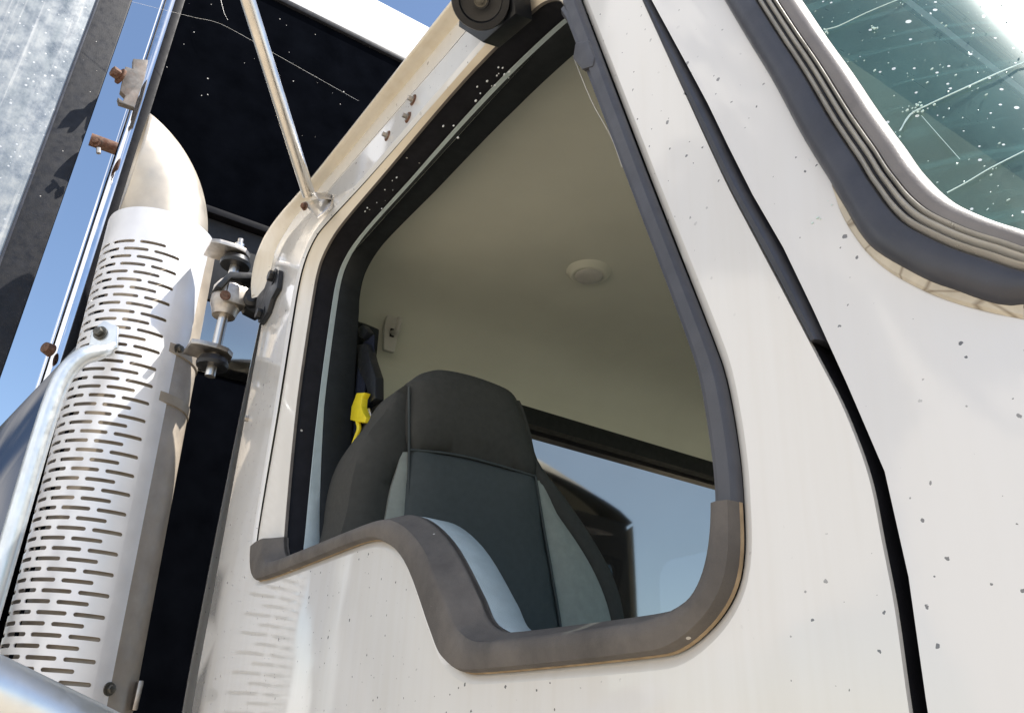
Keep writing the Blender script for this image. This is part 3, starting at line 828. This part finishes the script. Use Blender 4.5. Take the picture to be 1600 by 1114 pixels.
ribbon([(574, 528), (572, 590), (566, 680), (558, 780), (552, 880)], .042, BY-.012, M['belt'], 'belt_webbing')
ribbon([(566, 560), (556, 650), (543, 760), (530, 880)], .035, BY-.02, M['belt'], 'belt_webbing')
prism([PY(559, 512, BY-.02), PY(566, 507, BY-.02), PY(574, 518, BY-.02), PY(567, 529, BY-.02), PY(560, 526, BY-.02)], (0, .015, 0), .003).build('anchor_cap', M['plastic_black'], sb)
prism([PY(557, 538, BY-.02), PY(572, 536, BY-.02), PY(577, 560, BY-.02), PY(586, 588, BY-.02), PY(586, 622, BY-.02), PY(577, 630, BY-.02), PY(570, 600, BY-.02), PY(558, 575, BY-.02)], (0, .018, 0), .004).build('belt_guide', M['plastic_black'], sb)
tube([PY(577, 640, BY-.02), PY(583, 664, BY-.02)], .0035, 10).build('steel_pin', M['steel'], sb)

# --- exhaust stack
ex = thing('exhaust_stack', '', '', (0, 0, 0))
for k in ('label', 'category'): del ex[k]
ex.parent = truck; ex['label'] = 'exhaust stack behind the cab with a slotted bright heat shield'
EX = -1.97; EY = -.208; RS = .1265; RM = .1175; RT = .1075
ztop = PX(250, 325, EX+RS).z
LEAN = .044         # the stack leans a little towards the cab as it goes down
def cyl(phi, z, r=RS): return Vector((EX+r*math.cos(phi), EY+r*math.sin(phi)+LEAN*(ztop-z), z))
zm = PX(300, 560, EX+.08).z
lathe([(RM, -.6), (RM, zm), (RM-.004, zm+.004), (RM-.005, ztop-.03), (RT, ztop-.02)], (EX, EY+.018+LEAN*ztop, 0), (0, -LEAN, 1), 64).build('muffler', M['pipe'], ex, smooth=60)
# heat shield with its rows of slots
per_ = .0700; pitch = .0203; HL = .0292; HH = .0040
cols = [-.5, -.4375, -.4172, -.41, -.385, -.36, -.25, -.125, 0, .125, .25, .36, .385, .41, .4172, .4375, .5]
def hh(u):
    a = abs(u)*per_; 
    if a >= HL: return 0
    e = HL-a
    return HH if e > HH else math.sqrt(max(0, HH*HH-(HH-e)**2))
mb = MB()
ph0 = math.radians(-125); phE = math.radians(80); ang = per_/RS
zs0 = ztop-.085
nrow = 58
slot_end = math.radians(10)
import itertools
ncell = 4
for r_ in range(nrow):
    zc = zs0 - pitch*(r_+.5)
    start = ph0 + (ang*.5 if r_ % 2 else 0)
    if r_ % 2:           # plain half cell at the left end
        k = [ph0+ang*.5*i/4 for i in range(5)]
        loft([[cyl(p, zc+pitch/2) for p in k], [cyl(p, zc-pitch/2) for p in k]], False, mb)
    for c in range(ncell):
        pc_ = start + ang*(c+.5)
        us = [pc_+u*ang for u in cols]; hs = [hh(u) for u in cols]
        for i in range(len(cols)-1):
            a, b, ha, hb = us[i], us[i+1], hs[i], hs[i+1]
            T, Bm = zc+pitch/2, zc-pitch/2
            if ha == 0 and hb == 0: mb.add([cyl(a, T), cyl(b, T), cyl(b, Bm), cyl(a, Bm)], [(0, 1, 2, 3)])
            else:
                mb.add([cyl(a, T), cyl(b, T), cyl(b, zc+hb), cyl(a, zc+ha)], [(0, 1, 2, 3)])
                mb.add([cyl(a, zc-ha), cyl(b, zc-hb), cyl(b, Bm), cyl(a, Bm)], [(0, 1, 2, 3)])
                ri = RS-.0022
                mb.add([cyl(a, zc+ha), cyl(b, zc+hb), cyl(b, zc+hb, ri), cyl(a, zc+ha, ri)], [(0, 1, 2, 3)])
                mb.add([cyl(a, zc-ha), cyl(b, zc-hb), cyl(b, zc-hb, ri), cyl(a, zc-ha, ri)], [(0, 1, 2, 3)])
    e0 = start+ang*ncell; e1 = ph0+ang*(ncell+.5)
    if not r_ % 2:
        k = [e0+(e1-e0)*i/4 for i in range(5)]
        loft([[cyl(p, zc+pitch/2) for p in k], [cyl(p, zc-pitch/2) for p in k]], False, mb)
e1 = ph0+ang*(ncell+.5)
zlow = zs0-pitch*nrow
k = [e1+(phE-e1)*i/10 for i in range(11)]
zz = [zs0+(zlow-zs0)*i/20 for i in range(21)]
loft([[cyl(p, z) for p in k] for z in zz], False, mb)
k = [ph0+(phE-ph0)*i/40 for i in range(41)]
def ztopf(p): return ztop - .012*max(0, (abs(p-math.radians(-20))/math.radians(100)))**6
loft([[cyl(p, ztop-(.02 if False else 0)-.03*max(0, (math.radians(-70)-p)/math.radians(55))**2) for p in k], [cyl(p, ztop-.04) for p in k], [cyl(p, zs0) for p in k]], False, mb)
loft([[cyl(p, zlow) for p in k], [cyl(p, zlow-.08) for p in k]], False, mb)
# rolled-in right edge
zz = [ztop+(zlow-.08-ztop)*i/20 for i in range(21)]
loft([[cyl(phE, z) for z in zz], [cyl(phE+.01, z, RS-.004) for z in zz], [cyl(phE-.02, z, RS-.012) for z in zz]], False, mb)
sh = mb.build('heat_shield', M['shield'], ex, smooth=40, merge=1e-5, flip=False)
bm = bmesh.new(); bm.from_mesh(sh.data)
for f_ in bm.faces:
    c = f_.calc_center_median(); d = Vector((c.x-(EX-truck.location.x), c.y-(EY-truck.location.y), 0))
    if f_.normal.dot(d) < 0 and abs(f_.normal.z) < .5: f_.normal_flip()
bm.to_mesh(sh.data); bm.free()
# curved tip: bends outboard and is cut by a plane along the pipe's outboard side
RB = .225; ns = 64; nb = 26; zb_ = ztop-.03
rowsT = []
for i in range(nb+1):
    rg = []
    for k in range(ns):
        a_ = 2*PI*k/ns; rho = RB+math.cos(a_)*RT
        th = math.acos(min(1, (RB-RT-.002)/rho))*i/nb
        rg.append(Vector((EX+math.sin(a_)*RT-.03*math.sin(th), EY-RB+rho*math.cos(th), zb_+rho*math.sin(th)*1.20)))
    rowsT.append(rg)
tipmb = loft(rowsT, True)
tipo = tipmb.build('stack_tip', M['tip'], ex, smooth=40)
so_ = tipo.modifiers.new('wall', 'SOLIDIFY'); so_.thickness = .003; so_.offset = -1
# bolts of the shield
def shield_pt(px, py):
    d = ray(px, py).normalized(); o = Vector((0, -D, 0)); t = 1.2
    for _ in range(4000):
        p = o+d*t; cy = EY+LEAN*(ztop-p.z)
        if math.hypot(p.x-EX, p.y-cy) <= RS or t > 3: break
        t += .0005
    return p, Vector((p.x-EX, p.y-cy, 0)).normalized()
for px_ in ((278, 546), (170, 1076)):
    p, nn = shield_pt(*px_); hexbolt(p, nn, .0085, .012).build('shield_bolt', M['bolt'], ex)
# clamp band and joints of the muffler
for z_ in (PX(300, 565, EX+.1).z, PX(285, 640, EX+.1).z):
    lathe([(RM-.001, 0), (RM+.003, .002), (RM+.003, .024), (RM-.001, .026)], (EX, EY+.018+LEAN*(ztop-z_), z_), (0, -LEAN, 1), 64).build('clamp_band', M['pipe'], ex)
pb = PX(212, 1085, EX+.09)
box(Vector((EX+.06, EY+.128+LEAN*(ztop-pb.z), pb.z)), (.03, .010, .055), .002).build('band_tab', M['steel_worn'], ex)
# grab handle bolted to the shield
gh = thing('grab_handle', '', '', (0, 0, 0))
for k in ('label', 'category'): del gh[k]
gh.parent = truck
p0, n0 = shield_pt(178, 540); p1, n1 = shield_pt(160, 523)
HX = -1.83
hp = [p0+n0*.004, PX(160, 549, -1.835), PX(132, 556, -1.828), PX(105, 580, HX), PX(86, 618, HX), PX(66, 678, HX), PX(40, 765, HX), PX(10, 868, HX), PX(-45, 1055, HX), PX(-90, 1200, HX)]
pth = catmull(hp, 6)
rad = [.007+.0120*min(1, i/9) for i in range(len(pth))]
tube(pth, rad, 20).build('handle_tube', M['handle'], gh, smooth=60)
x_, y_, d_ = frame_of(n1)
pc2 = p1+n1*.002
prism([pc2+Vector((0, 0, .032))+y_*0, shield_pt(185, 520)[0]+n1*.002+Vector((0, 0, .012)), shield_pt(186, 545)[0]+n1*.002, shield_pt(165, 556)[0]+n1*.004, shield_pt(142, 548)[0]+n1*.004, shield_pt(146, 520)[0]+n1*.002], n1*.006, .002).build('handle_foot', M['handle'], gh)
hexbolt(p1+n1*.007, n1, .0105, .014).build('handle_bolt', M['bolt'], gh)
# support between stack and cab: two ears, a rod, a clamp and a black bracket
su = thing('stack_support', '', '', (0, 0, 0))
for k in ('label', 'category'): del su[k]
su.parent = truck; su['label'] = 'steel ears and rod joining the stack to a black cab bracket'
SXx = -1.80
def ear(px, name):
    c = PX(*px, SXx)
    o = [(-.05, -.05), (-.05, -.005), (-.035, .05), (-.012, .062), (.014, .060), (.036, .042), (.044, .012), (.040, -.03), (.03, -.05)]
    o = [(a*.88, b*.88) for a, b in o]
    return prism([c+Vector((a, b-.01, 0)) for a, b in o], (0, 0, -.012), .002).build(name, M['steel_worn'], su)
ear((362, 392), 'support_ear'); ear((333, 546), 'support_ear')
rt, rb = PX(370, 372, SXx), PX(335, 590, SXx); rt.y = rb.y = (rt.y+rb.y)/2
dz_ = rt-rb
tube([rb, rb+dz_*.96], .0115, 20).build('support_rod', M['steel'], su)
tube([rb+dz_*.02, rb+dz_], .0065, 14).build('rod_thread', M['steel_worn'], su)
def rodz(px, py): return PX(px, py, SXx).z
for py in (405, 572):
    c = Vector((rb.x, rb.y, rodz(355, py)))
    lathe([(.001, 0), (.034, 0), (.036, .008), (.030, .022), (.022, .026), (.001, .026)], c+Vector((0, 0, -.013)), (0, 0, 1), 24).build('rubber_bush', M['plastic_black'], su)
cz = rodz(354, 465); c = Vector((rb.x, rb.y, cz))
mb = lathe([(.001, -.052), (.026, -.05), (.030, -.035), (.036, -.02), (.036, .022), (.026, .040), (.001, .042)], c, (0, 0, 1), 28); box(c+Vector((.022, .012, -.004)), (.04, .05, .05), .008, None, mb)
mb.build('rod_clamp', M['steel_worn'], su)
lathe([(.0, 0), (.012, 0), (.012, .003), (0, .004)], PX(352, 462, SXx+.043), (1, -.15, 0), 14).build('rust_spot_plug', M['rust'], su)
mb = prism([PX(a, b, SXx-.02) for a, b in ((332, 456), (350, 441), (402, 444), (432, 450), (434, 468), (424, 488), (398, 502), (378, 492), (372, 474))], (.035, 0, 0), .003)
prism([PX(a, b, SXx-.01) for a, b in ((328, 460), (350, 438), (408, 441), (404, 450), (352, 448), (336, 464))], (.05, 0, 0), .002, mb)
mb.build('bracket_arm', M['plastic_black'], su)
prism([PY(a, b, -.004) for a, b in ((428, 428), (443, 424), (440, 452), (431, 468), (424, 490), (413, 509), (405, 492), (408, 466), (420, 452))], (0, -.010, 0), .002).build('bracket_flange', M['plastic_black'], su)
for px_ in ((429, 433), (410, 492)):
    hexbolt(PY(*px_, -.013), (0, -1, 0), .012, .014).build('bracket_bolt', M['plastic_black'], su)
for px_ in ((398, 463), (394, 472)):
    p = PX(*px_, -1.765); lathe([(.001, 0), (.018, 0), (.018, .016), (.010, .022), (.001, .022)], p, (1, -.4, 0), 18).build('bracket_nut', M['plastic_black'], su)

# --- mirror strut and its clamp on the cab
ms = thing('mirror_strut', '', '', (0, 0, 0))
for k in ('label', 'category'): del ms[k]
ms.parent = truck; ms['label'] = 'thin brushed steel mirror strut reaching up from the roof edge'
s0 = PY(483, 306, -.028); dd = (s0-Vector((0, -D, 0))).length; s1 = Vector((0, -D, 0))+ray(384, -10).normalized()*dd*.97; s1 = s0+(s1-s0)*1.6
tube([s0, s0.lerp(s1, .5), s1], .0128, 24).build('strut_tube', M['steel'], ms, smooth=60)
mb = MB()
prism([PY(472, 314, -.034), PY(498, 341, -.034), PY(519, 322, -.001), PY(489, 300, -.001)][:4], (0.004, 0, .0), .0, mb) if False else None
bk = [PY(478, 300, -.036), PY(474, 322, -.036), PY(497, 342, -.030), PY(522, 318, -.002), PY(516, 306, -.002)]
mb = MB(); n_ = len(bk)
prism([PY(474, 318, -.038), PY(496, 341, -.036), PY(521, 318, -.003), PY(516, 308, -.003)], Vector((-.004, 0, .005)), .0008, mb)
prism([PY(480, 300, -.036), PY(492, 302, -.034), PY(512, 305, -.004), PY(518, 312, -.004), PY(497, 311, -.034)], Vector((-.003, 0, .004)), .0008, mb)
prism([PY(505, 300, -.002), PY(524, 305, -.002), PY(519, 326, -.002), PY(497, 342, -.002), PY(489, 334, -.002)], (0, .003, 0), .001, mb)
mb.build('strut_bracket', M['steel'], ms)
hexbolt(PY(477, 323, -.040), (0.3, -1, -.2), .0055, .008).build('pivot_bolt', M['rust'], ms)
hexbolt(PY(514, 310, -.004), (0, -1, 0), .005, .008).build('bracket_screw', M['steel_worn'], ms)

# --- thick mirror arm crossing the lower left corner
la, lb = PX(-60, 1052, -.90), PX(150, 1152, -.90)
d_ = lb-la
tube([la-d_*.6, la, lb, lb+d_*.9], .026, 32).build('mirror_arm', M['handle'], truck, smooth=60, label='thick dull silver tube')

# --- round lamp housing on the roof edge
rl = thing('roof_lamp', '', '', (0, 0, 0))
for k in ('label', 'category'): del rl[k]
rl.parent = truck; rl['label'] = 'round black housing with a centre bolt'
LC = PY(751, 0, -.052); ax = (ray(751, 0)*-1).normalized(); ax = (ax+Vector((0, -.1, -.35))).normalized()
rr = .0365
lathe([(.001, -.03), (rr*.9, -.028), (rr, -.02), (rr, -.003), (rr*.96, .0005), (rr*.74, .001), (rr*.70, -.004), (rr*.55, -.006), (rr*.30, -.004), (rr*.28, .002), (.001, .002)], LC, ax, 48).build('lamp_housing', M['plastic_black'], rl, smooth=40)
hexbolt(LC+ax*.002, ax, .0055, .007).build('center_bolt', M['bolt'], rl)
prism([PY(718, 20, -.03), PY(716, 42, -.03), PY(754, 67, -.012), PY(805, 22, -.012), PY(800, -25, -.03), PY(740, -30, -.03)], (0, .026, .006), .002).build('lamp_bracket', M['plastic_black'], rl)

# --- rusty bolts on the strip above the window
for px_, hr in (((646, 157), .0042), ((638, 184), .0040), ((606, 213), .0040)):
    p = PY(*px_, -.0005)
    lathe([(.001, 0), (.0095, 0), (.0085, .002), (.001, .003)], p, (0, -1, 0), 18).build('rust_washer', M['rust'], truck)
    hexbolt(p+Vector((0, -.002, 0)), (0, -1, 0), hr, .008).build('roof_bolt', M['steel_worn'], truck)
p = PY(390, 655, -.0005); hexbolt(p, (0, -1, 0), .006, .010).build('side_stud', M['steel_worn'], truck)

# ------------------------------------------------------------------ black body behind the cab
TX = -2.20
tr = thing('cargo_body', 'tall glossy black body with a white top standing behind the white cab', 'cargo body', (TX-.6, YC, 0))
YL = -.335; YR = 2*YC+.335
zsplit = PX(380, 346, TX).z
ztopb = PX(550, 56, TX).z
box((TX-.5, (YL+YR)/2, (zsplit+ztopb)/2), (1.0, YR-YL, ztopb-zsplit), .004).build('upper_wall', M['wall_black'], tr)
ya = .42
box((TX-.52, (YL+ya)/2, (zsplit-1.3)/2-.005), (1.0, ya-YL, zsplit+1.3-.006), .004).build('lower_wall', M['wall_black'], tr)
box((TX-.525, (ya+YR)/2+.002, (zsplit-1.3)/2-.005), (1.0, YR-ya-.004, zsplit+1.3-.006), .004).build('polished_panel', M['mirror_panel'], tr, label='polished dark panel that mirrors the sky')
w0, w1 = PX(350, 590, TX-.016).z, PX(350, 478, TX-.016).z
box((TX-.021, .16, (w0+w1)/2), (.01, .48, w1-w0), .004).build('polished_strip', M['mirror_panel'], tr, label='small polished strip that mirrors the sky')
w2 = zsplit-.02
box((TX-.023, .16, (w1+w2)/2+.004), (.012, .49, w2-w1-.004), .003).build('grey_strip', M['grey_paint'], tr)
box((TX-.49, (YL+YR)/2, zsplit-.004), (1.0, YR-YL, .022), .003).build('panel_joint', M['edge_black'], tr)
# white cap: rounded front edge leaning back
c0 = PX(550, 56, TX).z
rows = []
prf = [(0, 0), (.004, .03), (.0, .09), (-.04, .22), (-.10, .33), (-.22, .41), (-.5, .44), (-.99, .44)]
pcf = catmull([(a, b, 0) for a, b in prf], 5)
for y in [YL+(YR-YL)*j/16 for j in range(17)]:
    rows.append([Vector((TX+.01+p.x, y, c0+p.y)) for p in pcf])
mb = loft(rows)
for r0 in (rows[0], rows[-1]): mb.add(r0+[Vector((TX-.99, r0[0].y, c0))], [tuple(range(len(r0)+1))])
mb.build('top_cap', M['cap'], tr, smooth=60, label='white rounded top of the black body')
box((TX-.002, (YL+YR)/2, c0-.004), (.03, YR-YL+.01, .022), .006).build('cap_edge', M['frame_black'], tr)
# black edge bead and the chrome corner post beside it
box((TX+.006, YL+.012, .2+(c0-1.3)/2-.1), (.02, .026, c0+1.3), .004).build('edge_bead', M['edge_black'], tr)
rows = []
for k in range(9):
    a = PI/2*k/8
    rows.append([Vector((TX-.02-.035*(1-math.cos(a)), YL-.035*math.sin(a)-.001, z)) for z in (-1.3, -.3, .5, 1.2, 2.0, c0)])
loft(rows).build('corner_post', M['chrome'], tr, smooth=60)
# latch on the edge
lt = PX(205, 128, TX+.03)
mb = MB()
prism([PX(a, b, TX+.03) for a, b in ((208, 92), (232, 94), (226, 122), (210, 168), (186, 160), (184, 152), (192, 158), (196, 150), (188, 142), (196, 104), (208, 108))], (-.02, 0, 0), .002, mb)
lto = mb.build('latch_plate', M['latch'], tr, label='rusty grey latch')
hexbolt(PX(190, 121, TX+.032), (.4, -1, 0), .016, .03).build('latch_bolt', M['rust'], lto)
hp_ = [PX(141, 218, TX+.01), PX(182, 233, TX+.01)]
pin = tube(hp_, .018, 18).build('hinge_pin', M['rust'], tr, label='short rusty pin')
hexbolt(PX(149, 222, TX+.03), (1, -.2, -.2), .009, .012).build('pin_bolt', M['rust'], pin)
tube([PX(154, 232, TX+.03), PX(154, 240, TX+.03)], .006, 10).build('cotter', M['steel_worn'], pin)
lathe([(.001, 0), (.017, 0), (.014, .02), (.001, .024)], PX(80, 548, TX+.0), (.6, -.8, 0), 16).build('corner_bolt', M['rust'], tr)
# framed dusty sheet standing out on the left
yo = PX(112, 270, TX-.02).y; yi = PX(82, 190, TX-.02).y
sp_ = box((TX-.04, yo-.45, 1.3), (.04, .9, 4.6), .004).build('side_panel', M['frame_black'], tr, label='black framed panel with a dusty silver sheet')
mb = MB(); box((TX-.016, yi-.45, 1.3), (.01, .9, 4.58), .002, None, mb); mb.build('panel_sheet', M['dusty'], sp_)
tube([Vector((TX-.010, yi+.001, -.9)), Vector((TX-.010, yi+.001, 3.5))], .004, 10).build('sheet_bead', M['rubber'], sp_)
# polished flare at the lower end of the corner
rows = []
for k in range(13):
    t = k/12
    rows.append([PX(120-200*t+ (z_)*0, 540+210*t, TX+.02+.10*math.sin(t*PI/2)) + Vector((0.30*zz_, -.0, -zz_*.5-.3*zz_*zz_)) for zz_, z_ in ((0, 0), (.15, 0), (.4, 0), (.9, 0))])
loft(rows).build('chrome_flare', M['flare'], tr, smooth=60)

# ------------------------------------------------------------------ small loose things
yt = PY(562, 638, BY-.035)
mb = prism([PY(a, b, BY-.035) for a, b in ((557, 614), (570, 613), (565, 622), (564, 634), (567, 644), (572, 652), (570, 660), (558, 659), (547, 656), (549, 636))], (0, .012, 0), .0015)
tube(catmull([PY(559, 658, BY-.03), PY(561, 670, BY-.03), PY(557, 682, BY-.03), PY(553, 693, BY-.03)], 5), .0042, 10, True, mb)
o = mb.build('yellow_clip', M['yellow'], None, loc=(yt.x, yt.y, yt.z+ZC))
o['label'] = 'small yellow plastic clip with a dangling tail hanging beside the dark seat belt'; o['category'] = 'clip'
silk = plain('spider_silk', (.8, .8, .78), .4, 0, 0, 20, 0, 300, .5)
def strand(pts, r, label):
    P3 = catmull([Vector(p) for p in pts], 5); c = P3[len(P3)//2]
    o = tube(P3, r, 5).build('silk_strand', silk, None, loc=(c.x, c.y, c.z+ZC)); o['label'] = label; o['category'] = 'cobweb'; o['group'] = 'spider silk strands'
strand([PX(205, 3, TX+.05), PX(300, 27, TX+.08), PX(345, 38, TX+.1), PX(430, 85, TX+.12), PX(510, 130, TX+.1), PX(560, 158, TX+.05)], .00035, 'longest spider silk strand slanting across the black wall behind the steel strut')
strand([PX(344, -5, TX+.05), PX(350, 20, TX+.05), PX(356, 32, TX+.05)], .0003, 'short spider silk strand on the black wall at the top left of the steel strut')
strand([PY(896, 90, .0), PY(925, 160, .004), PY(955, 215, .006), PY(972, 262, .004)], .00025, 'fine spider silk strand across the open window below the dark seal tab')

# ------------------------------------------------------------------ light
SUN = Vector((.32, .36, .875)).normalized()
el = math.asin(SUN.z); rot = math.atan2(SUN.x, SUN.y)
w = bpy.data.worlds.new('World'); SC.world = w; w.use_nodes = True
nt = w.node_tree; bg = nt.nodes['Background']
sky = nt.nodes.new('ShaderNodeTexSky'); sky.sky_type = 'NISHITA'; sky.sun_disc = False
sky.sun_elevation = el; sky.sun_rotation = rot; sky.air_density = 1.0; sky.dust_density = .6; sky.ozone_density = 1.5
tc = nt.nodes.new('ShaderNodeTexCoord'); mp = nt.nodes.new('ShaderNodeMapping'); mp.inputs['Scale'].default_value = (1.6, 1.6, 3.2); mp.inputs['Location'].default_value = (.3, .1, 0)
nt.links.new(tc.outputs['Generated'], mp.inputs['Vector'])
cn = noise(nt, mp.outputs['Vector'], 1.7, 7, .55)
cl_ = ramp(nt, cn, [(.47, (0,)*3), (.63, (1,)*3)]).outputs['Color']
sx = nt.nodes.new('ShaderNodeSeparateXYZ'); nt.links.new(tc.outputs['Generated'], sx.inputs[0])
side = ramp(nt, math_(nt, 'ADD', math_(nt, 'MULTIPLY', sx.outputs[1], -1.0), .5), [(.52, (0,)*3), (.78, (1,)*3)]).outputs['Color']   # clouds added on the unseen near side, to reflect softly in the paint
f = math_(nt, 'MULTIPLY', cl_, side)
for cdir, c0_, c1_ in (((.46, -.80, .39), .962, .972), ((-.62, -.70, .34), .976, .983), ((-.50, -.50, .71), .976, .984), ((-.15, -.93, .28), .955, .97)):      # cloud heaps added out of view, aimed to glare on door and cowl
    cv = Vector(cdir).normalized()
    dp = nt.nodes.new('ShaderNodeVectorMath'); dp.operation = 'DOT_PRODUCT'; nt.links.new(tc.outputs['Generated'], dp.inputs[0]); dp.inputs[1].default_value = cv
    q_ = math_(nt, 'ADD', dp.outputs['Value'], math_(nt, 'MULTIPLY', math_(nt, 'SUBTRACT', cn, .5), .16))
    f = math_(nt, 'MAXIMUM', f, ramp(nt, q_, [(c0_, (0,)*3), (c1_, (1,)*3)]).outputs['Color'])
skyc = mixc(nt, math_(nt, 'MULTIPLY', f, .9), sky.outputs[0], (8.0, 8.0, 8.2))
nt.links.new(skyc, bg.inputs['Color']); bg.inputs['Strength'].default_value = .12
ld = bpy.data.lights.new('sun', 'SUN'); ld.energy = 4.8; ld.angle = math.radians(.55); ld.color = (1, .95, .88)
lo = bpy.data.objects.new('sun', ld); COL.objects.link(lo); lo.rotation_euler = SUN.to_track_quat('Z', 'Y').to_euler(); lo.location = (0, 0, 12)

# ------------------------------------------------------------------ camera
cd_ = bpy.data.cameras.new('camera'); co_ = bpy.data.objects.new('camera', cd_); COL.objects.link(co_)
def col_(v): return Vector((_F.dot(v), _l.dot(v), _u.dot(v)))
X = col_(Vector((1, 0, 0))); Y = col_(Vector((0, -1, 0))); Z = col_(Vector((0, 0, -1)))
mw = Matrix(((X.x, Y.x, Z.x, 0), (X.y, Y.y, Z.y, -D), (X.z, Y.z, Z.z, ZC), (0, 0, 0, 1)))
co_.matrix_world = mw
cd_.sensor_width = 36; cd_.lens = FPX/1600*36; cd_.clip_start = .02; cd_.clip_end = 2000
SC.camera = co_
SC.view_settings.view_transform = 'Standard'; SC.view_settings.look = 'None'; SC.view_settings.gamma = 1; SC.view_settings.exposure = .80
